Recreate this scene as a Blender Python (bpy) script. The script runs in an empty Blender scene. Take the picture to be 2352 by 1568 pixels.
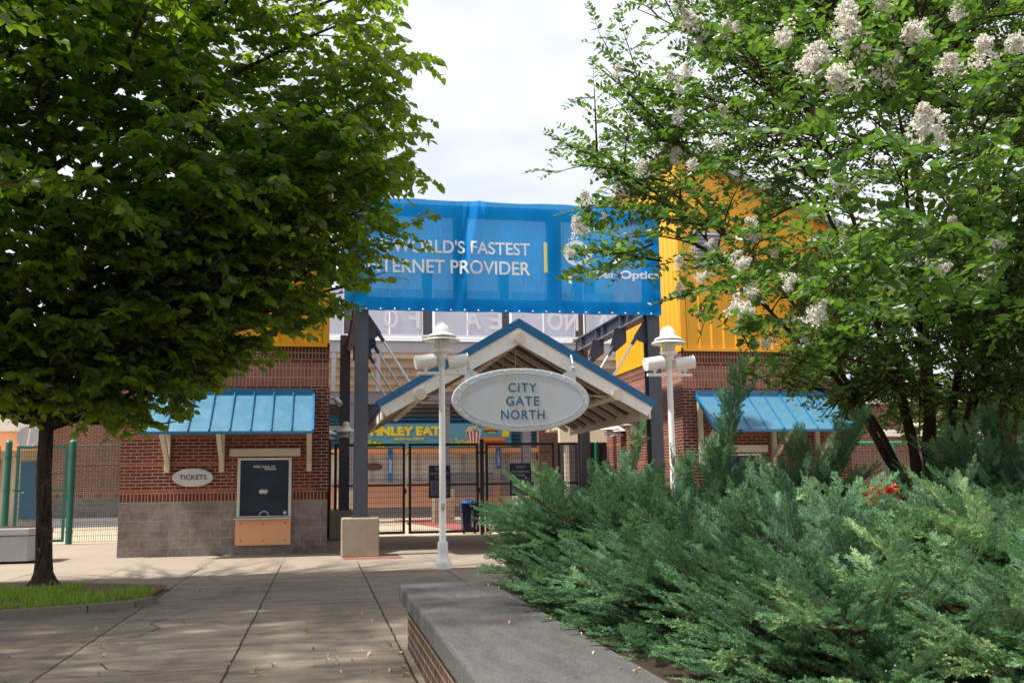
import bpy, math, random
import numpy as np
from mathutils import Vector, Matrix
from math import radians, sin, cos, pi

SC = bpy.context.scene
COL = SC.collection

# ------------------------------------------------------------------ camera
YAW, PITCH, ROLL = radians(10.87), radians(8.19), 0.0144
EYE = Vector((0, 0, 1.40))
fw = Vector((sin(YAW)*cos(PITCH), cos(YAW)*cos(PITCH), sin(PITCH)))
r0 = Vector((cos(YAW), -sin(YAW), 0)); u0 = r0.cross(fw)
rt = r0*cos(ROLL) - u0*sin(ROLL); up = u0*cos(ROLL) + r0*sin(ROLL)
cam = bpy.data.objects.new('camera', bpy.data.cameras.new('camera'))
COL.objects.link(cam)
cam.matrix_world = Matrix(((rt.x, up.x, -fw.x, EYE.x), (rt.y, up.y, -fw.y, EYE.y), (rt.z, up.z, -fw.z, EYE.z), (0, 0, 0, 1)))
cam.data.sensor_width = 36.0
cam.data.lens = 2287/2352*36
cam.data.clip_start = 0.05; cam.data.clip_end = 4000
cam.data.dof.use_dof = True
cam.data.dof.focus_distance = 8.0
cam.data.dof.aperture_fstop = 4.5
SC.camera = cam

# ------------------------------------------------------------------ sky and sun
SUN_EL, SUN_AZ = radians(61), radians(-96)      # azimuth measured from +Y towards +X: sun stands at the left
sdir = Vector((sin(SUN_AZ)*cos(SUN_EL), cos(SUN_AZ)*cos(SUN_EL), sin(SUN_EL)))
sun = bpy.data.objects.new('sun', bpy.data.lights.new('sun', 'SUN'))
COL.objects.link(sun)
sun.data.energy = 4.3; sun.data.angle = radians(2.0); sun.data.color = (1, .95, .87)
sun.rotation_euler = sdir.to_track_quat('Z', 'Y').to_euler()
W = bpy.data.worlds.new('World'); SC.world = W; W.use_nodes = True
nt = W.node_tree; nt.nodes.clear()
def wn(t, **k):
    n = nt.nodes.new(t)
    for a, b in k.items(): setattr(n, a, b)
    return n
out = wn('ShaderNodeOutputWorld'); add = wn('ShaderNodeAddShader')
sky = wn('ShaderNodeTexSky', sky_type='NISHITA'); sky.sun_disc = False
sky.sun_elevation = SUN_EL; sky.sun_rotation = SUN_AZ; sky.dust_density = 3
bg1 = wn('ShaderNodeBackground'); bg1.inputs[1].default_value = 0.05
bg2 = wn('ShaderNodeBackground'); bg2.inputs[1].default_value = 0.53
geo = wn('ShaderNodeTexCoord'); mp = wn('ShaderNodeMapping'); mp.inputs['Scale'].default_value = (1.4, 1.4, 4.2)
nz = wn('ShaderNodeTexNoise'); nz.inputs['Scale'].default_value = 2.2; nz.inputs['Detail'].default_value = 5; nz.inputs['Roughness'].default_value = .5
cr = wn('ShaderNodeValToRGB')
cr.color_ramp.elements[0].position = .30; cr.color_ramp.elements[0].color = (.70, .715, .75, 1)
cr.color_ramp.elements[1].position = .62; cr.color_ramp.elements[1].color = (1.12, 1.10, 1.075, 1)
L = nt.links.new
L(geo.outputs['Generated'], mp.inputs[0]); L(mp.outputs[0], nz.inputs['Vector']); L(nz.outputs[0], cr.inputs[0])
L(cr.outputs[0], bg2.inputs[0]); L(sky.outputs[0], bg1.inputs[0])
L(bg1.outputs[0], add.inputs[0]); L(bg2.outputs[0], add.inputs[1]); L(add.outputs[0], out.inputs[0])
SC.view_settings.view_transform = 'Standard'; SC.view_settings.look = 'None'
SC.view_settings.exposure = 0.76; SC.view_settings.gamma = 1.0
SC.cycles.max_bounces = 8; SC.cycles.diffuse_bounces = 3; SC.cycles.transmission_bounces = 5
SC.cycles.transparent_max_bounces = 12
SC.cycles.caustics_reflective = False; SC.cycles.caustics_refractive = False

def at(x, y, Y):
    """world point on the depth plane Y seen at (x, y) of the 2352 px wide picture"""
    d = fw*2287 + rt*(x-1176) - up*(y-784)
    return EYE + d*(Y/d.y)

# ------------------------------------------------------------------ materials
class NB:
    def __init__(s, name):
        s.m = bpy.data.materials.new(name); s.m.use_nodes = True
        s.t = s.m.node_tree; s.t.nodes.clear()
        s.out = s.n('ShaderNodeOutputMaterial')
    def n(s, t, **k):
        n = s.t.nodes.new(t)
        for a, b in k.items(): setattr(n, a, b)
        return n
    def set(s, sock, v):
        if hasattr(v, 'is_output') or isinstance(v, bpy.types.NodeSocket): s.t.links.new(v, sock)
        elif isinstance(v, (tuple, list)) and len(v) == 3 and sock.type == 'RGBA': sock.default_value = (*v, 1)
        else: sock.default_value = v
    def math(s, op, a, b=0.0, c=None):
        n = s.n('ShaderNodeMath', operation=op); s.set(n.inputs[0], a); s.set(n.inputs[1], b)
        if c is not None: s.set(n.inputs[2], c)
        return n.outputs[0]
    def mix(s, f, a, b, blend='MIX'):
        n = s.n('ShaderNodeMix', data_type='RGBA', blend_type=blend)
        s.set(n.inputs[0], f); s.set(n.inputs[6], a); s.set(n.inputs[7], b)
        return n.outputs[2]
    def noise(s, scale, detail=4, rough=.55, vec=None, dist=0):
        n = s.n('ShaderNodeTexNoise'); n.inputs['Scale'].default_value = scale
        n.inputs['Detail'].default_value = detail; n.inputs['Roughness'].default_value = rough; n.inputs['Distortion'].default_value = dist
        if vec is not None: s.set(n.inputs['Vector'], vec)
        return n.outputs[0]
    def ramp(s, f, stops):
        n = s.n('ShaderNodeValToRGB'); s.set(n.inputs[0], f); e = n.color_ramp.elements
        while len(e) < len(stops): e.new(.5)
        for i, (p, c) in enumerate(stops):
            e[i].position = p; e[i].color = (*c, 1) if isinstance(c, (tuple, list)) else (c, c, c, 1)
        return n.outputs[0]
    def pos(s): return s.n('ShaderNodeNewGeometry').outputs['Position']
    def sep(s, v):
        n = s.n('ShaderNodeSeparateXYZ'); s.set(n.inputs[0], v); return n.outputs
    def comb(s, x, y, z):
        n = s.n('ShaderNodeCombineXYZ'); s.set(n.inputs[0], x); s.set(n.inputs[1], y); s.set(n.inputs[2], z); return n.outputs[0]
    def vscale(s, v, sc):
        n = s.n('ShaderNodeVectorMath', operation='MULTIPLY'); s.set(n.inputs[0], v); n.inputs[1].default_value = sc; return n.outputs[0]
    def bump(s, h, strength=.3, dist=.01):
        n = s.n('ShaderNodeBump'); s.set(n.inputs['Height'], h); n.inputs['Strength'].default_value = strength; n.inputs['Distance'].default_value = dist
        return n.outputs[0]
    def bsdf(s, col, rough=.6, metal=0, normal=None, spec=.5, **k):
        n = s.n('ShaderNodeBsdfPrincipled'); s.set(n.inputs['Base Color'], col); s.set(n.inputs['Roughness'], rough)
        n.inputs['Metallic'].default_value = metal; n.inputs['Specular IOR Level'].default_value = spec
        if normal is not None: s.set(n.inputs['Normal'], normal)
        for a, b in k.items(): s.set(n.inputs[a.replace('_', ' ')], b)
        return n.outputs[0]
    def done(s, sh):
        s.t.links.new(sh, s.out.inputs[0]); return s.m

def paint(name, col, rough=.45, var=.12, scale=3.0, metal=0, dirt=None, dirt_amt=.25, spec=.5):
    b = NB(name); p = b.pos()
    f = b.noise(scale, 5, .6, p)
    c2 = tuple(max(0, c*(1-var*2)) for c in col); c1 = tuple(min(1, c*(1+var*.6)) for c in col)
    c = b.mix(f, c2, c1)
    if dirt:
        st = b.noise(2.0, 6, .7, b.vscale(p, (5, 5, .6)))
        c = b.mix(b.math('MULTIPLY', b.ramp(st, [(.50, 0.), (.75, 1.)]), dirt_amt), c, dirt)
    rr = b.ramp(b.noise(scale*4, 3, .5, p), [(.3, max(0, rough-.08)), (.7, min(1, rough+.1))])
    return b.done(b.bsdf(c, rr, metal, b.bump(b.noise(60, 2, .5, p), .05, .002), spec))

M = {}
M['white'] = paint('white_enamel', (.85, .84, .82), .35, .05, 2, dirt=(.50, .44, .32), dirt_amt=.3)
M['rake'] = paint('white_trim', (.78, .76, .72), .45, .06, 1.5, dirt=(.38, .33, .26), dirt_amt=.35)
M['soffit'] = paint('soffit_beige', (.55, .46, .36), .55, .14, 1.5, dirt=(.16, .12, .08), dirt_amt=.5)
M['pipe'] = paint('pipe_cream', (.55, .49, .41), .42, .1, 2, dirt=(.3, .24, .17), dirt_amt=.4)
M['steel'] = paint('blue_grey_steel', (.060, .067, .090), .5, .15, 2.5, dirt=(.16, .15, .15), dirt_amt=.25)
M['steel_light'] = paint('pale_grey_steel', (.36, .37, .42), .5, .1, 1.5, dirt=(.3, .22, .15), dirt_amt=.4)
M['steel_mid'] = paint('mid_grey_steel', (.16, .16, .195), .5, .12, 1.5, dirt=(.22, .17, .13), dirt_amt=.3)
M['blue_trim'] = paint('blue_trim', (.003, .10, .24), .35, .1, 1.5)
M['awning'] = paint('sky_blue_metal', (.07, .205, .315), .33, .07, .9, dirt=(.2, .38, .55), dirt_amt=.25)
M['awning_dark'] = paint('blue_metal_trim', (.018, .165, .34), .33, .08, 1.2)
M['cream'] = paint('cream_paint', (.62, .55, .42), .5, .08, 4, dirt=(.4, .3, .18), dirt_amt=.4)
M['orange'] = paint('orange_panel', (.88, .43, .22), .55, .05, 1.2, dirt=(.6, .28, .12), dirt_amt=.3)
M['salmon'] = paint('salmon_wall', (.56, .30, .20), .7, .08, 1.2, dirt=(.4, .22, .15), dirt_amt=.3)
M['yellow'] = paint('yellow_siding', (.88, .405, .010), .4, .05, .6, dirt=(.62, .28, .012), dirt_amt=.3)
M['green'] = paint('green_gate_paint', (.004, .12, .085), .4, .12, 4)
M['green_bright'] = paint('bright_green_paint', (.01, .25, .11), .45, .12, 4)
M['black'] = paint('black_green_coat', (.006, .012, .010), .4, .1, 5)
M['oval'] = paint('pale_grey_sign', (.45, .495, .545), .4, .05, 1.2, dirt=(.46, .43, .22), dirt_amt=.5)
M['oval_white'] = paint('white_sign', (.60, .60, .60), .45, .04, 2, dirt=(.4, .38, .33), dirt_amt=.3)
M['ink'] = paint('teal_lettering', (.006, .10, .17), .5, .05, 5)
M['ink_grey'] = paint('slate_lettering', (.05, .09, .13), .5, .05, 5)
M['letter_white'] = paint('white_lettering', (.78, .80, .84), .6, .03, 5)
M['letter_yellow'] = paint('yellow_lettering', (.85, .62, .02), .6, .03, 5)
M['pale_yellow'] = paint('pale_yellow_bar', (.72, .68, .18), .6, .03, 5)
M['navy'] = paint('navy_board', (.012, .02, .055), .5, .1, 3)
M['navy_bin'] = paint('navy_plastic', (.008, .016, .10), .4, .1, 3)
M['board_text'] = paint('board_text', (.28, .30, .38), .6, .05, 5)
M['blue_print'] = paint('blue_print', (.012, .17, .52), .55, .05, 3)
M['lightblue_print'] = paint('light_blue_print', (.10, .32, .45), .55, .08, 3)
M['corr_blue'] = paint('corrugated_blue', (.012, .085, .16), .5, .1, 1, dirt=(.03, .11, .17), dirt_amt=.3)
M['shutter'] = paint('white_shutter', (.66, .63, .60), .5, .06, 1, dirt=(.45, .42, .4), dirt_amt=.3)
M['door_blue'] = paint('blue_door', (.006, .09, .22), .4, .1, 2)
M['roofgrey'] = paint('grey_metal_roof', (.40, .42, .45), .4, .08, 1)
M['fin_red'] = paint('red_print', (.5, .03, .02), .6, .1, 6)
M['fin_cream'] = paint('popcorn_print', (.75, .65, .38), .6, .25, 16)
M['fin_bun'] = paint('bun_print', (.62, .27, .06), .6, .2, 8)
M['fin_brown'] = paint('patty_print', (.12, .045, .02), .6, .2, 9)
M['fin_green'] = paint('lettuce_print', (.16, .34, .04), .6, .3, 12)
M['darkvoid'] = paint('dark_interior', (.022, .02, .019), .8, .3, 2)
M['wire'] = paint('dark_wire', (.012, .018, .018), .45, .1, 5)
M['teal_wire'] = paint('green_wire', (.02, .10, .085), .45, .1, 5)
M['rust'] = paint('weathered_beam', (.12, .075, .055), .6, .2, 2)
M['grey_plaster'] = paint('beige_render', (.45, .40, .33), .7, .08, 1.2, dirt=(.3, .26, .2), dirt_amt=.3)
M['silver'] = paint('brushed_aluminium', (.5, .5, .5), .35, .05, 4, metal=.7)

def brick_mat(name, red=(.135, .032, .020), mortar=(.42, .31, .25), band=(.36, .095, .045), banded=True, block_top=1.14,
              block=(.27, .235, .22), blockm=(.40, .35, .32), pink=(3.62, 4.15), sold=(1.14, 1.33), dim=1.0, topsold=(4.24, 4.5), unit=.0722):
    b = NB(name); p = b.pos(); g = b.n('ShaderNodeNewGeometry')
    X, Y, Z = b.sep(p); nx, ny, nz_ = b.sep(g.outputs['Normal'])
    side = b.math('GREATER_THAN', b.math('ABSOLUTE', nx), .7)
    u = b.math('ADD', b.math('MULTIPLY', X, b.math('SUBTRACT', 1, side)), b.math('MULTIPLY', Y, side))
    def mask(z0, z1): return b.math('MULTIPLY', b.math('GREATER_THAN', Z, z0), b.math('LESS_THAN', Z, z1))
    def br(vec, w, h, c1, c2, m, ms, off=.5, bias=0.):
        n = b.n('ShaderNodeTexBrick'); n.offset = off; b.set(n.inputs['Vector'], vec)
        b.set(n.inputs['Color1'], c1); b.set(n.inputs['Color2'], c2); b.set(n.inputs['Mortar'], m)
        n.inputs['Scale'].default_value = 1; n.inputs['Mortar Size'].default_value = ms; n.inputs['Mortar Smooth'].default_value = .15
        n.inputs['Bias'].default_value = bias; n.inputs['Brick Width'].default_value = w; n.inputs['Row Height'].default_value = h
        return n.outputs[0], n.outputs[1]
    k = lambda c, f: tuple(x*f for x in c)
    zz = b.math('SUBTRACT', Z, sold[1])
    v1 = b.comb(u, zz, 0)
    run, run_m = br(v1, .235, unit, k(red, .8), k(red, 1.35), mortar, .0085)
    sv, sv_m = br(b.comb(u, b.math('SUBTRACT', Z, sold[0]), 0), .075, sold[1]-sold[0], k(red, .75), k(red, 1.3), mortar, .009, 0)
    bd, bd_m = br(v1, .235, unit, k(band, .85), k(band, 1.15), k(mortar, .75), .006)
    pk, pk_m = br(b.comb(u, b.math('SUBTRACT', Z, pink[0]), 0), .078, (pink[1]-pink[0])/2.6, (.30, .105, .07), (.40, .15, .10), (.50, .36, .29), .009, 0)
    bl, bl_m = br(b.comb(u, Z, 0), .42, .19, k(block, .72), k(block, 1.25), blockm, .011)
    col, h = run, run_m
    if banded:
        fr = b.math('FRACT', b.math('DIVIDE', zz, .578))
        mk = b.math('LESS_THAN', fr, .125)
        col = b.mix(mk, col, bd)
    for m_, c_, hh in ((mask(pink[0], pink[1]), pk, pk_m), (mask(sold[0], sold[1]), sv, sv_m), (mask(topsold[0], topsold[1]), sv, sv_m)):
        col = b.mix(m_, col, c_)
        h = b.math('ADD', b.math('MULTIPLY', h, b.math('SUBTRACT', 1, m_)), b.math('MULTIPLY', hh, m_))
    mb = b.math('LESS_THAN', Z, block_top)
    rockn = b.noise(9, 6, .65, p)
    blc = b.mix(b.ramp(rockn, [(.3, 0.), (.7, 1.)]), k(block, .55), k(block, 1.3))
    bl2 = b.mix(.5, bl, blc)
    # mildew stains at the foot and the corners
    stain = b.ramp(b.noise(1.3, 6, .7, p), [(.48, 0.), (.66, 1.)])
    low = b.math('MULTIPLY', stain, b.ramp(b.math('DIVIDE', Z, 1.2), [(.0, .75), (.9, .25)]))
    bl2 = b.mix(low, bl2, k(block, .22))
    col = b.mix(mb, col, bl2)
    h = b.math('ADD', b.math('MULTIPLY', h, b.math('SUBTRACT', 1, mb)), b.math('MULTIPLY', bl_m, mb))
    big = b.noise(.9, 5, .6, p)
    col = b.mix(b.math('MULTIPLY', b.ramp(big, [(.35, 0.), (.75, 1.)]), .35), col, k(red, .7*dim))
    if dim != 1: col = b.mix(1, col, (dim, dim, dim), 'MULTIPLY')
    hh = b.math('ADD', b.math('MULTIPLY', h, -1.0), b.math('MULTIPLY', b.math('MULTIPLY', rockn, mb), 2.2))
    hh = b.math('ADD', hh, b.math('MULTIPLY', b.noise(70, 3, .6, p), .3))
    return b.done(b.bsdf(col, .85, 0, b.bump(hh, .6, .012), .25))
M['brick'] = brick_mat('banded_brick_and_block')
M['brick_dark'] = brick_mat('maroon_brick', red=(.085, .020, .018), band=(.17, .04, .028))
M['brick_far'] = brick_mat('far_brick', red=(.12, .045, .035), band=(.24, .09, .06), block_top=1.1, sold=(1.1, 1.3), block=(.15, .14, .145), blockm=(.27, .26, .26), pink=(50, 51), topsold=(50, 51))
M['brick_plain'] = brick_mat('planter_brick', red=(.085, .042, .028), mortar=(.26, .22, .18), banded=False, block_top=-5, pink=(50, 51), sold=(-8, -7.8), topsold=(50, 51))

def concrete_mat(name, col, col2, joints=False, agg=0, bumpy=.25, stain=(.05, .045, .04), stain_amt=.5):
    b = NB(name); p = b.pos(); X, Y, Z = b.sep(p)
    n1 = b.noise(.55, 7, .62, p); n2 = b.noise(6, 6, .7, p); n3 = b.noise(90, 3, .6, p)
    c = b.mix(n1, col2, col); c = b.mix(b.math('MULTIPLY', b.ramp(n2, [(.35, 0.), (.7, 1.)]), .45), c, tuple(x*.72 for x in col2))
    s = b.ramp(b.noise(1.1, 8, .72, b.vscale(p, (1, .6, 1)), 1.2), [(.50, 0.), (.68, 1.)])
    c = b.mix(b.math('MULTIPLY', s, stain_amt), c, stain)
    if name.startswith('weathered'):
        sk = b.ramp(b.noise(3, 6, .7, b.vscale(p, (3.2, .5, 3.2)), .4), [(.47, 0.), (.62, 1.)]); c = b.mix(b.math('MULTIPLY', sk, .6), c, stain)
    c = b.mix(b.math('MULTIPLY', b.ramp(n3, [(.4, 0.), (.75, 1.)]), .3+agg), c, tuple(min(1, x*1.5) for x in col))
    sp = b.n('ShaderNodeTexVoronoi'); sp.inputs['Scale'].default_value = 9; b.set(sp.inputs['Vector'], p)
    c = b.mix(b.math('MULTIPLY', b.math('LESS_THAN', sp.outputs['Distance'], .09), .5), c, tuple(x*.35 for x in col2))
    hgt = b.math('ADD', b.math('MULTIPLY', n2, .5), b.math('MULTIPLY', n3, .5))
    if joints:
        wn2 = b.n('ShaderNodeTexWhiteNoise', noise_dimensions='2D'); b.set(wn2.inputs['Vector'], b.comb(b.math('FLOOR', b.math('DIVIDE', b.math('ADD', X, .7), 1.4)), b.math('FLOOR', b.math('DIVIDE', b.math('ADD', Y, .2), 4.3)), 0))
        c = b.mix(1, c, b.ramp(wn2.outputs[0], [(0., (.84, .83, .82)), (1., (1.12, 1.12, 1.13))]), 'MULTIPLY')
        st2 = b.ramp(b.noise(2.2, 5, .6, b.vscale(p, (.35, 2.2, 1)), .6), [(.46, 0.), (.62, 1.)])
        c = b.mix(b.math('MULTIPLY', st2, .45), c, tuple(x*.45 for x in col2))
        gum = b.n('ShaderNodeTexVoronoi'); gum.inputs['Scale'].default_value = 2.3; b.set(gum.inputs['Vector'], p)
        c = b.mix(b.math('MULTIPLY', b.math('LESS_THAN', gum.outputs['Distance'], .035), .6), c, (.05, .045, .04))
        newer = b.math('GREATER_THAN', Y, 17.35)
        c = b.mix(newer, c, b.mix(n1, (.25, .205, .16), (.33, .275, .215)))
        c = b.mix(b.math('MULTIPLY', b.math('MULTIPLY', newer, s), .22), c, (.16, .13, .10))
        # expansion joints every 1.4 m, cross joints every 4.3 m
        wob = b.math('MULTIPLY', b.math('SUBTRACT', b.noise(2.5, 3, .6, p), .5), .03)
        fx = b.math('ABSOLUTE', b.math('SUBTRACT', b.math('FRACT', b.math('DIVIDE', b.math('ADD', b.math('ADD', X, wob), .7), 1.4)), .5))
        jx = b.math('GREATER_THAN', fx, .5-.0075)
        old = b.math('LESS_THAN', Y, 19.2)
        jx = b.math('MULTIPLY', jx, b.math('ADD', .35, b.math('MULTIPLY', old, .6)))
        fy = b.math('ABSOLUTE', b.math('SUBTRACT', b.math('FRACT', b.math('DIVIDE', b.math('ADD', Y, b.math('ADD', wob, 2.35)), 4.3)), .5))
        jy = b.math('MULTIPLY', b.math('GREATER_THAN', fy, .5-.0012), .5)
        j = b.math('MAXIMUM', jx, jy)
        c = b.mix(j, c, (.035, .028, .02))
        hgt = b.math('SUBTRACT', hgt, b.math('MULTIPLY', j, 2.5))
    return b.done(b.bsdf(c, .88, 0, b.bump(hgt, bumpy, .012), .25))
M['pavement'] = concrete_mat('pavement_concrete', (.325, .276, .220), (.215, .178, .138), True, stain=(.06, .048, .038), stain_amt=.6)
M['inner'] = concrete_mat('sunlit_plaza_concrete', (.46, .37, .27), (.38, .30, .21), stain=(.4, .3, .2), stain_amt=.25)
M['cap'] = concrete_mat('weathered_shaded_cap_concrete', (.118, .116, .113), (.048, .048, .048), agg=.25, bumpy=.5, stain=(.035, .035, .037), stain_amt=.7)  # tree shade is put into the dark base grey; streaks are real weathering
M['footing'] = concrete_mat('footing_concrete', (.40, .345, .265), (.29, .25, .19), stain=(.18, .14, .1), stain_amt=.35)
M['granite'] = concrete_mat('planter_granite', (.40, .41, .42), (.30, .31, .32), agg=.2, stain=(.2, .2, .2), stain_amt=.15)
M['kerb'] = concrete_mat('kerb_concrete', (.24, .21, .175), (.15, .13, .11), stain=(.05, .045, .04))
M['soil'] = concrete_mat('soil', (.045, .028, .018), (.02, .012, .008), bumpy=1.0)
M['mulch'] = concrete_mat('leaf_litter', (.20, .12, .07), (.09, .055, .03), agg=.2, bumpy=1.0)
def paver():
    b = NB('red_pavers'); p = b.pos(); X, Y, Z = b.sep(p)
    n = b.n('ShaderNodeTexBrick'); b.set(n.inputs['Vector'], b.comb(X, Y, 0)); b.set(n.inputs['Color1'], (.24, .055, .045)); b.set(n.inputs['Color2'], (.34, .10, .085))
    b.set(n.inputs['Mortar'], (.2, .13, .11)); n.inputs['Scale'].default_value = 1; n.inputs['Brick Width'].default_value = .2; n.inputs['Row Height'].default_value = .1; n.inputs['Mortar Size'].default_value = .006
    return b.done(b.bsdf(n.outputs[0], .85, 0, b.bump(n.outputs[1], .3), .3))
M['paver'] = paver()

def leaf_mat(name, dark, light, trans, tr=.45, rough=.42, spec=.5, attr='rnd', young=None):
    b = NB(name); a = b.n('ShaderNodeAttribute', attribute_name=attr); r = a.outputs['Fac']
    stops = [(0., dark), (.75, light)]
    if young: stops.append((1., young))
    c = b.ramp(r, stops)
    c = b.mix(b.math('MULTIPLY', b.noise(1.2, 3, .5, b.pos()), .5), c, dark)
    pr_ = b.bsdf(c, rough, 0, None, spec)
    t = b.n('ShaderNodeBsdfTranslucent'); b.set(t.inputs[0], b.mix(r, tuple(x*.7 for x in trans), trans))
    ms = b.n('ShaderNodeMixShader'); ms.inputs[0].default_value = tr
    b.t.links.new(pr_, ms.inputs[1]); b.t.links.new(t.outputs[0], ms.inputs[2])
    return b.done(ms.outputs[0])
M['linden'] = leaf_mat('linden_leaf', (.013, .042, .007), (.058, .125, .014), (.34, .54, .02), .48, .36, young=(.15, .25, .02))
M['crape'] = leaf_mat('crape_leaf', (.018, .056, .014), (.066, .145, .024), (.19, .37, .035), .40, .38, young=(.22, .34, .05))
M['bgtree'] = leaf_mat('background_leaf', (.03, .07, .01), (.09, .16, .02), (.22, .34, .03), .4, .5)
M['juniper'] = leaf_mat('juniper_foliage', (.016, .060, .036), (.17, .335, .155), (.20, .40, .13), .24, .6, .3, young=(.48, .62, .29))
M['grass'] = leaf_mat('grass_blade', (.12, .25, .015), (.25, .42, .02), (.35, .55, .03), .35, .5, young=(.3, .38, .08))
M['canna'] = leaf_mat('broad_leaf', (.03, .09, .012), (.08, .18, .02), (.2, .35, .03), .35, .4)
M['petal_red'] = leaf_mat('red_petal', (.40, .008, .005), (.62, .02, .01), (.7, .03, .02), .3, .5)
M['petal'] = leaf_mat('white_petal', (.80, .76, .68), (.92, .90, .87), (.9, .87, .8), .3, .6, young=(.86, .84, .83))
M['bud'] = paint('olive_bud', (.30, .26, .06), .6, .2, 30)
M['berry'] = paint('pale_blue_berry', (.34, .42, .52), .6, .15, 30)
M['dryleaf'] = leaf_mat('dry_leaf', (.30, .13, .04), (.60, .42, .20), (.5, .3, .1), .15, .6, young=(.75, .65, .45))
def bark(name, a, c2, sc=14, moss=None):
    b = NB(name); p = b.pos()
    n = b.noise(sc, 7, .7, b.vscale(p, (1, 1, .22)), .6); c = b.mix(b.ramp(n, [(.35, 0.), (.68, 1.)]), a, c2)
    if moss: c = b.mix(b.math('MULTIPLY', b.ramp(b.noise(7, 5, .7, p), [(.55, 0.), (.68, 1.)]), .6), c, moss)
    return b.done(b.bsdf(c, .9, 0, b.bump(n, .9, .03), .2))
M['bark'] = bark('linden_bark', (.010, .007, .005), (.085, .062, .042), 15, (.22, .21, .16))
M['bark_crape'] = bark('crape_bark', (.012, .007, .005), (.075, .040, .025), 8)
M['twig'] = bark('twig_bark', (.02, .012, .008), (.07, .04, .025), 20)
M['jtwig'] = bark('juniper_bark', (.07, .03, .015), (.20, .095, .05), 30)

def glass_mat():
    b = NB('dark_window_glass'); p = b.pos()
    c = b.mix(b.ramp(b.noise(1.3, 4, .6, b.vscale(p, (1, 1, 2.2))), [(.4, 0.), (.7, 1.)]), (.003, .010, .028), (.012, .030, .055))
    return b.done(b.bsdf(c, .04, 0, None, .16))
M['glass'] = glass_mat()
def lampglass():
    b = NB('frosted_lantern_glass'); return b.done(b.bsdf((.62, .60, .52), .25, 0, None, .5))
M['lampglass'] = lampglass()
def panel_mat():
    b = NB('frosted_screen_panel'); p = b.pos()
    c = b.mix(b.noise(.7, 4, .6, p), (.55, .57, .66), (.66, .68, .75))
    pr_ = b.bsdf(c, .4); t = b.n('ShaderNodeBsdfTranslucent'); b.set(t.inputs[0], (.75, .78, .88)); ms = b.n('ShaderNodeMixShader'); ms.inputs[0].default_value = .45
    b.t.links.new(pr_, ms.inputs[1]); b.t.links.new(t.outputs[0], ms.inputs[2]); return b.done(ms.outputs[0])
M['panel'] = panel_mat()
M['panel_letter'] = paint('frosted_letter', (.60, .62, .70), .5, .03, 2)
def banner_mat():
    # perforated vinyl: blue print, a quarter of the light passes through the holes
    b = NB('perforated_blue_vinyl'); p = b.pos(); X, Y, Z = b.sep(p)
    c = b.mix(b.noise(.6, 3, .5, p), (.0, .31, .93), (.004, .35, .96))
    pr_ = b.bsdf(c, .6, 0, None, .12)
    t = b.n('ShaderNodeBsdfTranslucent'); b.set(t.inputs[0], (.01, .48, 1)); ms = b.n('ShaderNodeMixShader'); ms.inputs[0].default_value = .55
    b.t.links.new(pr_, ms.inputs[1]); b.t.links.new(t.outputs[0], ms.inputs[2])
    wv = b.n('ShaderNodeTexWave', bands_direction='X'); wv.inputs['Scale'].default_value = 2.6; wv.inputs['Distortion'].default_value = 9; wv.inputs['Detail'].default_value = 2; wv.inputs['Detail Scale'].default_value = 1.2
    b.set(wv.inputs['Vector'], b.vscale(p, (1.6, 1, .7)))
    hole = b.math('ADD', .05, b.math('MULTIPLY', b.ramp(wv.outputs['Fac'], [(.6, 0.), (.95, 1.)]), .02))
    tp = b.n('ShaderNodeBsdfTransparent'); m2 = b.n('ShaderNodeMixShader'); b.set(m2.inputs[0], hole)
    b.t.links.new(ms.outputs[0], m2.inputs[1]); b.t.links.new(tp.outputs[0], m2.inputs[2]); return b.done(m2.outputs[0])
M['banner'] = banner_mat()

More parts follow.
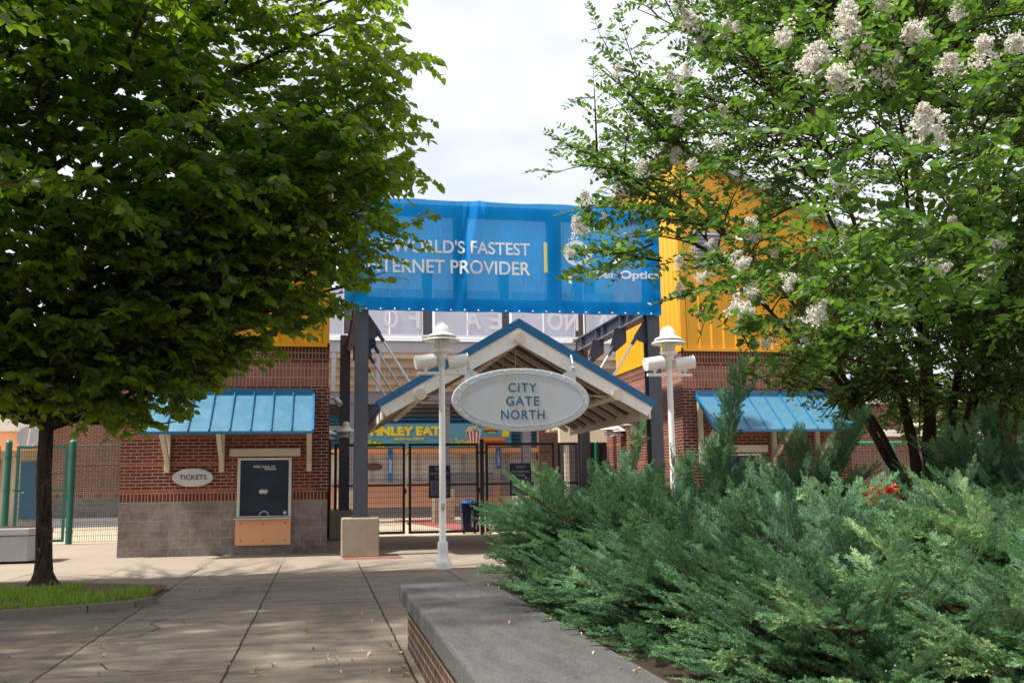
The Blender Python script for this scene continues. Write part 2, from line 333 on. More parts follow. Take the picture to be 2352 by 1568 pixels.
# ------------------------------------------------------------------ builders
ORG = {}
def tag(o, label=None, cat=None, group=None, kind=None):
    if label: o['label'] = label
    if cat: o['category'] = cat
    if group: o['group'] = group
    if kind: o['kind'] = kind
    return o
def thing(name, loc, label, cat, group=None):
    o = bpy.data.objects.new(name, None); o.empty_display_size = .2; COL.objects.link(o); o.location = loc
    ORG[o.name] = Vector(loc); return tag(o, label, cat, group)
def link(name, me, mat, parent=None):
    o = bpy.data.objects.new(name, me); COL.objects.link(o)
    if mat is not None: me.materials.append(mat)
    if parent is not None:
        o.parent = parent; ORG[o.name] = ORG[parent.name]
    else: ORG[o.name] = Vector((0, 0, 0))
    return o
class MB:
    def __init__(s): s.v = []; s.f = []; s.sm = []
    def add(s, v, f, smooth=False):
        n = len(s.v); s.v += [tuple(p) for p in v]; s.f += [tuple(i+n for i in q) for q in f]; s.sm += [smooth]*len(f); return s
    def box(s, x0, x1, y0, y1, z0, z1):
        x0, x1 = min(x0, x1), max(x0, x1)
        v = [(x, y, z) for x in (x0, x1) for y in (y0, y1) for z in (z0, z1)]
        return s.add(v, [(0, 1, 3, 2), (4, 6, 7, 5), (0, 4, 5, 1), (2, 3, 7, 6), (0, 2, 6, 4), (1, 5, 7, 3)])
    def tube(s, a, b, ra, rb=None, n=12, caps=True):
        rb = ra if rb is None else rb
        return s.path([a, b], [ra, rb], n, caps)
    def path(s, pts, rad, n=8, caps=True):
        pts = [Vector(p) for p in pts]; v = []; f = []; prev = None
        for i, p in enumerate(pts):
            d = (pts[min(i+1, len(pts)-1)] - pts[max(i-1, 0)]).normalized()
            ref = prev if prev is not None else (Vector((0, 0, 1)) if abs(d.z) < .9 else Vector((1, 0, 0)))
            a = (ref - d*ref.dot(d)).normalized(); b = d.cross(a); prev = a
            for k in range(n):
                t = 2*pi*k/n; v.append(p + (a*cos(t) + b*sin(t))*rad[i])
        for i in range(len(pts)-1):
            for k in range(n):
                q = (k+1) % n; f.append((i*n+k, i*n+q, (i+1)*n+q, (i+1)*n+k))
        s.add(v, f, True)
        if caps:
            s.add(v[:n], [tuple(range(n))[::-1]]); s.add(v[-n:], [tuple(range(n))])
        return s
    def beam(s, a, b, w, h, upv=(0, 0, 1)):
        a, b = Vector(a), Vector(b); d = (b-a).normalized(); u = Vector(upv); sd = d.cross(u).normalized(); u = sd.cross(d).normalized()
        v = [p + sd*i*w/2 + u*j*h/2 for p in (a, b) for i, j in ((-1, -1), (1, -1), (1, 1), (-1, 1))]
        return s.add(v, [(0, 1, 2, 3), (7, 6, 5, 4), (0, 4, 5, 1), (1, 5, 6, 2), (2, 6, 7, 3), (3, 7, 4, 0)])
    def prism(s, poly, y0, y1):
        """poly in x,z extruded along y"""
        n = len(poly); v = [(x, y0, z) for x, z in poly] + [(x, y1, z) for x, z in poly]
        return s.add(v, [tuple(range(n)), tuple(range(2*n-1, n-1, -1))] + [(i, i+n, (i+1) % n+n, (i+1) % n) for i in range(n)])
    def prismz(s, poly, z0, z1):
        n = len(poly); v = [(x, y, z0) for x, y in poly] + [(x, y, z1) for x, y in poly]
        return s.add(v, [tuple(range(n))[::-1], tuple(range(n, 2*n))] + [(i, (i+1) % n, (i+1) % n+n, i+n) for i in range(n)])
    def lathe(s, c, prof, n=28, axis='z'):
        v = []; f = []
        for r, h in prof:
            for k in range(n):
                t = 2*pi*k/n
                if axis == 'z': v.append((c[0]+r*cos(t), c[1]+r*sin(t), c[2]+h))
                else: v.append((c[0]+r*cos(t), c[1]-h, c[2]+r*sin(t)))
        for i in range(len(prof)-1):
            for k in range(n): f.append((i*n+k, i*n+(k+1) % n, (i+1)*n+(k+1) % n, (i+1)*n+k))
        return s.add(v, f, True)
    def build(s, name, mat, parent=None, bevel=0, label=None):
        me = bpy.data.meshes.new(name); o0 = ORG[parent.name] if parent is not None else Vector((0, 0, 0))
        me.from_pydata([(p[0]-o0.x, p[1]-o0.y, p[2]-o0.z) for p in s.v], [], s.f)
        me.polygons.foreach_set('use_smooth', s.sm); me.update()
        o = link(name, me, mat, parent)
        if label: o['label'] = label
        if bevel:
            m = o.modifiers.new('bevel', 'BEVEL'); m.width = bevel; m.segments = 2; m.limit_method = 'ANGLE'; m.angle_limit = radians(50)
        return o
def subparent(o, par):   # sub-part: same origin as its part
    o.parent = par; return o
def ellipse(cx, cz, a, b, n=48): return [(cx+a*cos(2*pi*i/n), cz+b*sin(2*pi*i/n)) for i in range(n)]

def text_mesh(txt, w=None, h=None, mirror=False, bold=0.0, extrude=.004, spacing=1.0):
    cu = bpy.data.curves.new('t', 'FONT'); cu.body = txt; cu.extrude = .01; cu.offset = bold; cu.space_character = spacing
    cu.align_x = 'CENTER'; ob = bpy.data.objects.new('t', cu); COL.objects.link(ob)
    dg = bpy.context.evaluated_depsgraph_get(); dg.update()
    me = bpy.data.meshes.new_from_object(ob.evaluated_get(dg)); bpy.data.objects.remove(ob)
    n = len(me.vertices); a = np.empty(n*3); me.vertices.foreach_get('co', a); a = a.reshape(-1, 3)
    mn, mx = a.min(0), a.max(0); c = (mn+mx)/2; a -= c
    sx = w/(mx[0]-mn[0]) if w else None; sy = h/(mx[1]-mn[1]) if h else None
    sx = sx or sy; sy = sy or sx
    b = np.stack([a[:, 0]*sx*(-1 if mirror else 1), -a[:, 2]/.01*extrude, a[:, 1]*sy], 1)
    return me, b
def text(name, txt, mat, parent, c, w=None, h=None, mirror=False, bold=0.0, ext=.004, rotate=False, spacing=1.0, warp=None):
    me, b = text_mesh(txt, w, h, mirror, bold, ext, spacing)
    if rotate: b = np.stack([-b[:, 2], b[:, 1], b[:, 0]], 1)
    b += np.array(c)
    if warp: b[:, 1] += warp(b[:, 0], b[:, 2])
    o0 = np.array(ORG[parent.name]) if parent is not None else np.zeros(3)
    me.vertices.foreach_set('co', (b-o0).astype(np.float32).ravel()); me.update()
    me.materials.clear()
    return link(name, me, mat, parent)

def np_mesh(name, V, F, rnd, mat, parent, smooth=False):
    """V (n,3) world, F (m,k) int, rnd per-face float"""
    o0 = np.array(ORG[parent.name]) if parent is not None else np.zeros(3)
    me = bpy.data.meshes.new(name); k = F.shape[1]
    me.vertices.add(len(V)); me.vertices.foreach_set('co', (V-o0).astype(np.float32).ravel())
    me.loops.add(F.size); me.loops.foreach_set('vertex_index', F.astype(np.int32).ravel())
    me.polygons.add(len(F)); me.polygons.foreach_set('loop_start', np.arange(0, F.size, k, dtype=np.int32))
    if smooth: me.polygons.foreach_set('use_smooth', np.ones(len(F), dtype=bool))
    me.update(calc_edges=True)
    at_ = me.attributes.new('rnd', 'FLOAT', 'FACE'); at_.data.foreach_set('value', rnd.astype(np.float32))
    return link(name, me, mat, parent)
def norm(a): return a/np.maximum(np.linalg.norm(a, axis=-1, keepdims=True), 1e-9)
def scatter(tv, tf, P, D, N, S, rnd):
    P, D, N, S = map(np.asarray, (P, D, N, S)); D = norm(D); N = norm(N - D*np.sum(N*D, -1, keepdims=True)); B = np.cross(N, D)
    n = len(P); k = len(tv)
    V = P[:, None, :] + S[:, None, None]*(tv[None, :, 0:1]*D[:, None, :] + tv[None, :, 1:2]*B[:, None, :] + tv[None, :, 2:3]*N[:, None, :])
    F = (np.arange(n)*k)[:, None, None] + tf[None]
    return V.reshape(-1, 3), F.reshape(-1, tf.shape[1]), np.repeat(rnd, len(tf))
LEAF_T = np.array([(0, 0, 0), (.16, -.30, .05), (.55, -.30, .04), (1, 0, -.14), (.55, .30, .04), (.16, .30, .05), (.45, 0, -.03)], float)
LEAF_F = np.array([(0, 1, 6), (1, 2, 6), (2, 3, 6), (3, 4, 6), (4, 5, 6), (5, 0, 6)])
LEAF_E = np.array([(0, 0, 0), (.30, -.27, .05), (.72, -.22, .03), (1, 0, -.06), (.72, .22, .03), (.30, .27, .05), (.5, 0, -.02)], float)
# ================================================================== SETTING
def sheet(name, poly, z, mat, kind='structure', parent=None):
    me = bpy.data.meshes.new(name); me.from_pydata([(x, y, z) for x, y in poly], [], [tuple(range(len(poly)))]); me.update()
    o = link(name, me, mat, parent); o['kind'] = kind; return o
sheet('ground', [(-900, -300), (900, -300), (900, 1500), (-900, 1500)], -.012, M['footing'])
sheet('pavement', [(-30, -12), (34, -12), (34, 29.0), (-30, 29.0)], 0, M['pavement'])
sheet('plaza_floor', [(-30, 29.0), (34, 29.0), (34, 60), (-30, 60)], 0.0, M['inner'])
sheet('paver_strip', [(4.3, 30.5), (6.4, 30.5), (4.6, 43), (3.0, 43)], .004, M['paver'])
sheet('paver_patch', [(.46, 20.15), (1.62, 20.15), (1.62, 20.68), (.46, 20.68)], .004, M['paver'])
sheet('soil_bed', [(1.48, 1.0), (12.5, 1.0), (12.5, 9.0), (1.48, 9.0)], .53, M['soil'])
# the tree lawn at the left with its kerb
gp = [(-9, 16.6), (-4.1, 16.55), (-2.5, 15.55), (-2.13, 15.3), (-2.13, 13.4), (-2.3, 13.1), (-2.7, 12.8), (-3.6, 12.45), (-5, 12.2), (-9, 12.1)]
sheet('tree_lawn_soil', gp, .05, M['mulch'])
mk = MB()
kb = [(-9, 12.0), (-5, 12.1), (-3.6, 12.35), (-2.68, 12.7), (-2.22, 13.0), (-2.05, 13.4)]
for a, b in zip(kb[:-1], kb[1:]):
    mk.beam((a[0], a[1], .035), (b[0], b[1], .035), .13, .11)
tag(mk.build('kerb', M['kerb'], bevel=.01), kind='structure')
rng = np.random.default_rng(5)
# grass
def grass():
    n = 26000
    P = np.stack([rng.uniform(-8.5, -2.15, n), rng.uniform(12.3, 16.4, n), np.full(n, .05)], 1)
    x, y = P[:, 0], P[:, 1]
    edge = np.interp(x, [-9, -4.1, -2.5, -2.15], [16.4, 16.2, 15.2, 14.3]); lo = np.interp(x, [-9, -5, -3.6, -2.7, -2.3], [12.25, 12.35, 12.6, 12.95, 13.4])
    bare = ((x+4.0)**2+(y-16.0)**2 < .35) | ((x > -3.3) & (y > 14.7+rng.normal(0, .25, n)))
    dens = np.sin(x*3.1+1)*np.sin(y*2.7)+rng.normal(0, .6, n)
    k = (y < edge) & (y > lo) & (~bare) & (dens > -.45)
    P = P[k]; n = len(P)
    D = np.stack([rng.normal(0, .45, n), rng.normal(0, .45, n), np.ones(n)], 1); N = rng.normal(0, 1, (n, 3))
    tv = np.array([(0, -.06, 0), (0, .06, 0), (.6, .05, .1), (1, 0, .3), (.6, -.05, .1)]); tf = np.array([(0, 1, 2), (0, 2, 4), (4, 2, 3)])
    V, F, R = scatter(tv, tf, P, D, N, rng.uniform(.04, .11, n), rng.uniform(0, 1, n))
    o = np_mesh('grass', V, F, R, M['grass'], None)
    tag(o, 'bright green grass around the foot of the tree', 'grass', kind='stuff')
grass()
# cracks in the slab
mc = MB()
rr = random.Random(3)
def crack(pts, w):
    for (a, b) in zip(pts[:-1], pts[1:]):
        n = 5
        for i in range(n):
            p = Vector(a).lerp(Vector(b), i/n); q = Vector(a).lerp(Vector(b), (i+1)/n)
            mc.v += []; d = (q-p).normalized(); s = Vector((-d.y, d.x))
            j = rr.uniform(-.02, .02); p = p+s*crack.j; q = q+s*j; crack.j = j
            ww = w*rr.uniform(.5, 1.2)
            mc.add([(p.x-s.x*ww, p.y-s.y*ww, .004), (p.x+s.x*ww, p.y+s.y*ww, .004), (q.x+s.x*ww, q.y+s.y*ww, .004), (q.x-s.x*ww, q.y-s.y*ww, .004)], [(0, 1, 2, 3)])
crack.j = 0
crack([(-2.0, 10.3), (-1.72, 10.45), (-1.6, 11.0), (-1.75, 11.4), (-1.62, 11.9), (-1.45, 12.6)], .006)
crack([(-1.75, 8.9), (-1.65, 8.6), (-1.45, 8.5), (-1.2, 8.42)], .006)
crack([(-1.9, 8.35), (-1.5, 8.3), (-1.0, 8.38), (-.5, 8.45)], .004)
tag(mc.build('pavement_crack', M['soil']), kind='structure')

# ================================================================== TICKET BOOTHS
def booth(mirror):
    fx = (lambda x: 8.54-x) if mirror else (lambda x: x)
    YF = 22.4
    def bx(m, x0, x1, y0, y1, z0, z1): return m.box(fx(x0), fx(x1), y0, y1, z0, z1)
    t = thing('ticket_booth', (fx(-2), YF, 0), 'brick ticket booth with yellow upper storey behind the flowering tree' if mirror else 'brick ticket booth with yellow upper storey behind the left tree, orange panel under its window', 'ticket booth')
    w = MB(); bx(w, -3.64, .14, YF, 28.9, 0, 4.5); bx(w, -4.2, -3.64, YF+.13, 28.9, 0, 4.5)
    w.build('brick_wall', M['brick'], t)
    w = MB(); bx(w, -.14, .165, YF-.03, YF+.4, 1.33, 3.6); w.build('corner_pier', M['brick_dark'], t, label='maroon brick corner pier')
    # yellow siding, ribbed, shed roof falling away from the gateway
    y = MB(); x1 = .10; x0 = -4.16; zt = lambda x: 9.62-.47*(x1-x) 
    # front face ribs
    xs = []; x = x1
    while x > x0: xs.append(x); x -= .31
    yf = YF-.02
    prof = []
    for xx in xs:
        prof += [(xx, 0), (xx-.10, 0), (xx-.125, .03), (xx-.16, .03), (xx-.185, 0)]
    prof = [(p, d) for p, d in prof if p > x0] + [(x0, 0)]
    v = []; f = []
    for p, d in prof: v += [(fx(p), yf-d, 4.5), (fx(p), yf-d, zt(p))]
    for i in range(len(prof)-1): f.append((2*i, 2*i+1, 2*i+3, 2*i+2))
    y.add(v, f)
    # inner side face ribs
    ys = []; q = yf; prof = []
    while q < 27.6:
        prof += [(q, 0), (q+.12, 0), (q+.145, .03), (q+.18, .03), (q+.205, 0)]; q += .31
    prof.append((27.85, 0)); v = []; f = []
    for p, d in prof: v += [(fx(x1+d), p, 4.5), (fx(x1+d), p, zt(x1))]
    for i in range(len(prof)-1): f.append((2*i, 2*i+1, 2*i+3, 2*i+2))
    y.add(v, f)
    # outer side and back
    y.add([(fx(x0), yf, 4.5), (fx(x0), 27.85, 4.5), (fx(x0), 27.85, zt(x0)), (fx(x0), yf, zt(x0))], [(0, 1, 2, 3)])
    y.add([(fx(x0), 27.85, 4.5), (fx(x1), 27.85, 4.5), (fx(x1), 27.85, zt(x1)), (fx(x0), 27.85, zt(x0))], [(0, 1, 2, 3)])
    y.build('upper_siding', M['yellow'], t)
    tr = MB(); bx(tr, x0-.02, x1+.05, yf-.05, yf-.001, 4.5, 4.57); bx(tr, x1+.001, x1+.06, yf-.05, 27.9, 4.5, 4.57)
    bx(tr, x1-.09, x1+.045, yf-.045, yf-.002, 4.571, zt(x1)-.05); tr.build('siding_trim', M['yellow'], t)
    r = MB()
    v = [(fx(x1+.25), yf-.3, zt(x1)+.02+.12), (fx(x1+.25), 28.1, zt(x1)+.14), (fx(x0-.3), 28.1, zt(x0)-.14+.12), (fx(x0-.3), yf-.3, zt(x0)-.02)]
    v += [(a, b, c-.2) for a, b, c in v]
    r.add(v, [(0, 1, 2, 3), (7, 6, 5, 4), (0, 4, 5, 1), (1, 5, 6, 2), (2, 6, 7, 3), (3, 7, 4, 0)])
    r.build('roof', M['roofgrey'], t)
    lv = MB(); bx(lv, -.95, -.28, yf-.08, yf-.035, 6.55, 7.45)
    for i in range(9): lv.beam((fx(-.93), yf-.10, 6.6+i*.095), (fx(-.30), yf-.10, 6.6+i*.095), .07, .012, (0, -.6, 1))
    lv.build('louvre_vent', M['steel_light'], t)
    # lintel, window, ledge, panel
    l = MB(); bx(l, -1.95, -.45, YF-.05, YF-.001, 2.09, 2.26); l.build('lintel', M['cream'], t, bevel=.006)
    fr = MB(); X0, X1, Z0, Z1 = -1.77, -.63, .79, 2.06
    bx(fr, X0, X0+.06, YF-.06, YF-.002, Z0, Z1); bx(fr, X1-.06, X1, YF-.06, YF-.002, Z0, Z1)
    bx(fr, X0+.06, X1-.06, YF-.06, YF-.002, Z1-.05, Z1); bx(fr, X0+.06, X1-.06, YF-.06, YF-.002, Z0, Z0+.03)
    wn_ = fr.build('ticket_window', M['shutter'], t, bevel=.004)
    p = MB(); bx(p, X0+.06, X1-.06, YF-.03, YF-.004, Z0+.03, Z1-.05); p.build('pane', M['glass'], wn_)
    cx = fx(-1.2)
    d = MB(); d.lathe((cx+.02, YF-.032, 1.34), [(.0, .022), (.055, .022), (.06, .0)], 20, 'y'); d.lathe((cx-.05, YF-.032, 1.34), [(.0, .012), (.055, .012), (.06, .0)], 20, 'y')
    d.build('speaking_hole', M['silver'], wn_)
    d = MB(); n = 14
    for i in range(n):
        a, b = pi*i/n, pi*(i+1)/n
        d.beam((cx+.095*cos(a), YF-.035, Z0+.03+.095*sin(a)), (cx+.095*cos(b), YF-.035, Z0+.03+.095*sin(b)), .012, .018, (0, 1, 0))
    d.build('talk_arch', M['letter_white'], wn_)
    MB().lathe((fx(-.76), YF-.031, .88), [(0, .006), (.035, .006), (.036, 0)], 14, 'y').build('round_sticker', M['letter_white'], wn_)
    if not mirror:
        text('window_lettering', 'WILL CALL AT', M['letter_white'], wn_, (cx-.01, YF-.034, 1.87), .46, .045, bold=.03)
        text('window_lettering', 'PAVILION', M['letter_white'], wn_, (cx+.12, YF-.034, 1.815), .24, .038, bold=.03)
    g = MB(); bx(g, -1.81, -.62, YF-.2, YF-.003, .745, .785); g.build('counter_ledge', M['silver'], t, bevel=.006)
    pn = MB(); bx(pn, -1.79, -.63, YF-.06, YF-.004, .2, .74); pn.build('orange_panel', M['orange'], t, bevel=.008)
    for xx in (-1.67, -1.21, -.75):
        for z in (.3, .66): MB().lathe((fx(xx), YF-.06, z), [(0, .006), (.014, .006), (.016, 0)], 10, 'y').build('screw', M['rust'], t)
    # awning: standing seam metal on cream brackets
    aw = MB(); xl, xr = -3.62, -.20; yo = YF-1.12; zi, zo = 3.44, 2.58
    v = [(fx(xl), YF-.06, zi), (fx(xr), YF-.06, zi), (fx(xr), yo, zo), (fx(xl), yo, zo)]
    v += [(a, b, c-.045) for a, b, c in v]
    aw.add(v, [(0, 1, 2, 3), (7, 6, 5, 4), (0, 4, 5, 1), (1, 5, 6, 2), (2, 6, 7, 3), (3, 7, 4, 0)])
    A = aw.build('awning', M['awning'], t)
    sm = MB(); k = xr-.42
    sl = (zi-zo)/(YF-.06-yo)
    while k > xl+.1:
        sm.beam((fx(k), YF-.08, zi+.02), (fx(k), yo-.004, zo+.018), .022, .045); k -= .415
    sm.build('seam', M['awning_dark'], A)
    tm = MB(); bx(tm, xl-.01, xr+.01, YF-.10, YF-.002, 3.40, 3.54)
    tm.beam((fx(xr+.02), YF-.06, zi-.01), (fx(xr+.02), yo, zo-.01), .045, .09); tm.beam((fx(xl-.02), YF-.06, zi-.01), (fx(xl-.02), yo, zo-.01), .045, .09)
    bx(tm, xl, xr, yo-.02, yo+.0, zo-.06, zo-.02)
    tm.build('awning_trim', M['awning_dark'], A)
    for xx in (-3.22, -2.10, -.26):
        b = MB(); bx(b, xx-.055, xx+.055, YF-.11, YF-.003, 1.76, 3.30)
        b.beam((fx(xx), YF-.08, 1.98), (fx(xx), yo+.12, zo+.02), .10, .10); b.beam((fx(xx), YF-.11, zi-.16), (fx(xx), yo+.06, zo-.02), .09, .09)
        b.build('bracket', M['cream'], t, bevel=.008)
    return t
booth(False); booth(True)
# TICKETS sign hangs on the left booth
s = thing('tickets_sign', (-2.69, 22.38, 1.655), 'small white oval sign reading TICKETS on the left brick booth', 'sign')
m = MB(); m.prism(ellipse(-2.69, 1.655, .42, .195), 22.32, 22.397); m.build('sign_plate', M['oval_white'], s, bevel=.01)
for i in range(18):
    a = 2*pi*i/18; MB().lathe((-2.69+.385*cos(a), 22.32, 1.655+.165*sin(a)), [(0, .006), (.008, .006), (.01, 0)], 8, 'y').build('rivet', M['silver'], s)
text('lettering', 'TICKETS', M['ink_grey'], s, (-2.685, 22.318, 1.66), .56, .105, bold=.02, spacing=1.05)

# ================================================================== ENTRANCE FRAME
E = thing('entrance_frame', (4.05, 24.5, 0), 'blue grey steel column frame carrying the blue banner and canopy', 'steel frame')
def hcol(cx, cy, z0, z1, wx=.28, wy=.34):
    m = MB(); m.box(cx-wx/2, cx+wx/2, cy-wy/2, cy-wy/2+.035, z0, z1); m.box(cx-wx/2, cx+wx/2, cy+wy/2-.035, cy+wy/2, z0, z1)
    m.box(cx-.022, cx+.022, cy-wy/2+.035, cy+wy/2-.035, z0, z1)
    m.box(cx-wx/2-.05, cx+wx/2+.05, cy-wy/2-.05, cy+wy/2+.05, z0-.0, z0+.03)
    return m
for cx, cy in ((.81, 21.22), (7.28, 21.22), (.62, 28.0), (7.45, 28.0)):
    c = hcol(cx, cy, .78, 7.45 if cy < 22 else 5.6).build('column', M['steel'], E)
    f = MB(); f.box(cx-.39, cx+.37, cy-.41, cy+.35, 0, .78); f.build('footing', M['footing'], c, bevel=.025)
for xx in (.81, 7.28):
    b = MB(); b.box(xx-.14, xx+.14, 21.4, 27.83, 5.49, 5.52); b.box(xx-.14, xx+.14, 21.4, 27.83, 5.15, 5.18); b.box(xx-.015, xx+.015, 21.4, 27.83, 5.18, 5.49)
    for yy in (22.6, 23.2, 24.8, 25.4, 27.0): b.box(xx-.12, xx+.12, yy, yy+.03, 5.18, 5.49)
    b.build('side_beam', M['steel_mid'], E)
    sgn = 1 if xx < 4 else -1
    for yy in (21.22, 23.1, 25.1, 27.1):
        g = MB(); zt_ = 5.15 if yy > 22 else 5.16; e = xx+sgn*.0
        px_ = [(xx, zt_), (xx+sgn*.30 if yy > 22 else xx+sgn*.14, zt_), (xx+sgn*.42, 4.66), (xx+sgn*.30, 4.55), (xx, 4.80 if yy > 22 else 4.60)]
        if yy < 22: px_ = [(xx+sgn*.10, 5.05), (xx+sgn*.16, 5.05), (xx+sgn*.42, 4.66), (xx+sgn*.32, 4.56), (xx+sgn*.14, 4.50), (xx+sgn*.10, 4.5)]
        g.prism(px_ if sgn < 0 else px_[::-1], yy-.012, yy+.012)
        gp_ = g.build('gusset_plate', M['steel'], E)
        r = MB(); a = Vector((xx+sgn*.34, yy, 4.68)); b_ = Vector((xx+sgn*1.12, yy, 3.45))
        d = (b_-a).normalized(); r.tube(a, a+d*.24, .042, n=10)
        r.build('clevis', M['steel'], gp_)
        r = MB(); r.tube(a+d*.22, b_-d*.18, .026, n=10); r.tube(b_-d*.2, b_-d*.02, .04, .028, n=10)
        r.tube(b_-d*.05, b_+d*.1, .05, n=10); r.build('tie_rod', M['white'], E)
# frame that stretches the banner
fb = MB(); yb = 21.12
fb.box(.55, 7.5, yb, yb+.12, 7.24, 7.5); fb.box(.55, 7.5, yb, yb+.12, 5.16, 5.42)
for x0_, x1_ in ((.55, .8), (2.78, 3.08), (4.88, 5.2), (7.2, 7.5)): fb.box(x0_, x1_, yb, yb+.12, 5.42, 7.24)
fb.build('banner_frame', M['steel'], E)
# ------------------------------------------------ banner
Bn = thing('banner', (4.0, 20.9, 6.3), 'wide blue vinyl banner with white lettering and yellow bar above the canopy', 'banner')
def bwarp(x, z):
    x = np.asarray(x); z = np.asarray(z)
    t = (z-5.1)/2.45
    w = .03*np.sin(1.7*x+1.9*z)+.008*np.sin(7.5*x-3.1*z+1)
    w += -.11*np.exp(-((x-(2.95+.16*(z-5.1)))/.10)**2)*(.3+.7*t)          # the big crease
    w += .07*np.exp(-((x-(2.72+.16*(z-5.1)))/.09)**2)*(.4+.6*t)
    w += .05*np.exp(-((x-(6.2+.35*(z-5.1)))/.16)**2)
    edge = np.minimum(t, 1-t)
    w += .010*np.sin(11*x+3*np.sin(x))*np.exp(-edge*9)+.004*np.sin(31*x+2)*np.exp(-edge*9)
    w += .02*np.sin(13*z+2*x)*np.exp(-np.minimum(np.abs(x-.5), np.abs(x-7.43))*3)
    return w*.62-.02
nx_, nz_ = 420, 90
gx = np.linspace(.44, 7.44, nx_); gz = np.linspace(0, 1, nz_)
GX, GT = np.meshgrid(gx, gz)
zb = 5.10+.006*np.sin(GX*9.3); ztp = 7.56+.008*np.sin(GX*4.1)+.02*np.exp(-((GX-3.1)/.12)**2)
GZ = zb+(ztp-zb)*GT
V = np.stack([GX, 20.98+bwarp(GX, GZ), GZ], -1).reshape(-1, 3)
ii = np.arange(nx_*nz_).reshape(nz_, nx_); F = np.stack([ii[:-1, :-1], ii[:-1, 1:], ii[1:, 1:], ii[1:, :-1]], -1).reshape(-1, 4)
cl = np_mesh('vinyl_sheet', V, F, np.zeros(len(F)), M['banner'], Bn, True)
def btext(txt, x, z, w, h, mat=None, bold=.0, name='lettering'):
    return text(name, txt, mat or M['letter_white'], Bn, (x, 20.955, z), w, h, bold=bold, ext=.003, warp=bwarp)
# keep two lines right aligned as in the photograph
def ralign(txt, xr, z, h, w, **k): return btext(txt, xr-w/2, z, w, h, bold=.012, **k)
ralign("THE WORLD'S FASTEST", 4.45, 6.52, .29, 3.75)
ralign("INTERNET PROVIDER", 4.45, 6.08, .30, 3.62)
m = MB(); m.box(4.76, 4.83, 20.90, 20.915, 6.0, 6.68); m.build('yellow_bar', M['pale_yellow'], Bn)
btext('Fiber Optics', 6.56, 5.98, 1.68, .235, bold=.025)
# round white emblem, partly behind the leaves
m = MB(); n = 40
def arc(cx_, cz_, r, a0, a1, w):
    k = 22
    for i in range(k):
        a, b = a0+(a1-a0)*i/k, a0+(a1-a0)*(i+1)/k
        m.add([(cx_+(r-w)*cos(a), 20.905, cz_+(r-w)*sin(a)), (cx_+r*cos(a), 20.905, cz_+r*sin(a)), (cx_+r*cos(b), 20.905, cz_+r*sin(b)), (cx_+(r-w)*cos(b), 20.905, cz_+(r-w)*sin(b))], [(0, 1, 2, 3)])
arc(5.50, 6.46, .29, .2, 2*pi-.6, .09); arc(6.0, 6.36, .25, 0.1, pi, .09); m.box(5.72, 5.80, 20.90, 20.91, 6.16, 6.62)
m.build('emblem', M['letter_white'], Bn)
m = MB()
for i in range(23):
    x = .6+i*.3
    m.lathe((x, 20.94, 5.13), [(0, .012), (.022, .012), (.026, -.02)], 10, 'y')
m.build('grommet', M['silver'], Bn)

# ================================================================== CANOPY
K = thing('gable_canopy', (4.09, 24, 0), 'gabled entrance canopy with blue roof edge and white gable boards', 'canopy')
XA, ZA, SL = 4.09, 4.90, .588; Y0, Y1 = 20.5, 27.6; HW = 2.97
zr = lambda x: ZA-SL*abs(x-XA)
r = MB()
for s_ in (-1, 1):
    p = [(XA, ZA), (XA+s_*(HW+.03), zr(XA+HW+.03)), (XA+s_*(HW-.04), zr(XA+HW-.04)-.17), (XA, ZA-.19)]
    r.prism(p if s_ > 0 else p[::-1], Y0-.035, Y1)
r.build('roof', M['blue_trim'], K)
k = MB()
for s_ in (-1, 1):
    p = [(XA, ZA-.192), (XA+s_*(HW-.05), zr(XA+HW-.05)-.165), (XA+s_*(HW-.17), zr(XA+HW-.17)-.43), (XA, ZA-.545)]
    k.prism(p if s_ > 0 else p[::-1], Y0, Y0+.07)
    k.beam((XA+s_*(HW-.10), Y0+.07, zr(XA+HW-.1)-.32), (XA+s_*(HW-.10), Y1, zr(XA+HW-.1)-.32), .04, .24)
k.build('gable_board', M['rake'], K)
bo = MB()
for s_ in (-1, 1):
    for q in (.95, 1.12, 2.0, 2.15):
        for dz in (.30, .42): bo.lathe((XA+s_*q, Y0, zr(XA+q)-dz), [(0, .008), (.012, .008), (.015, 0)], 8, 'y')
bo.build('bolt', M['silver'], K)
dk = MB()     # ribbed underside
for s_ in (-1, 1):
    n = 36
    for i in range(n):
        yy = Y0+.1+(Y1-Y0-.15)*i/n
        dk.beam((XA+s_*.03, yy, ZA-.262), (XA+s_*(HW-.15), yy, zr(XA+HW-.15)-.262), .09, .05)
dk.build('roof_deck', M['steel'], K)
for s_ in (-1, 1):
    for i in range(8):
        q = MB(); yy = Y0+.75+i*.92
        q.beam((XA+s_*.08, yy, ZA-.36), (XA+s_*(HW-.16), yy, zr(XA+HW-.16)-.34), .09, .12); q.build('rafter', M['soffit'], K)
for (xx, zz) in ((1.99, 3.27), (XA, 4.47), (6.19, 3.27)):
    q = MB(); q.tube((xx, Y0-.12, zz), (xx, Y1-.1, zz), .105, n=24); q.tube((xx, Y0-.145, zz), (xx, Y0-.119, zz), .118, n=24); q.build('purlin_pipe', M['pipe'], K)
for i in range(5):
    yy = Y0+.45+i*1.45
    q = MB(); q.tube((2.07, yy, 3.30), (6.11, yy, 3.30), .014, n=8); q.tube((2.06, yy, 3.30), (2.36, yy, 3.30), .05, .022, n=10); q.tube((6.12, yy, 3.30), (5.82, yy, 3.30), .05, .022, n=10)
    q.tube((XA, yy, 3.30), (XA, yy, 4.40), .012, n=8)
    q.build('tension_rod', M['pipe'], K)
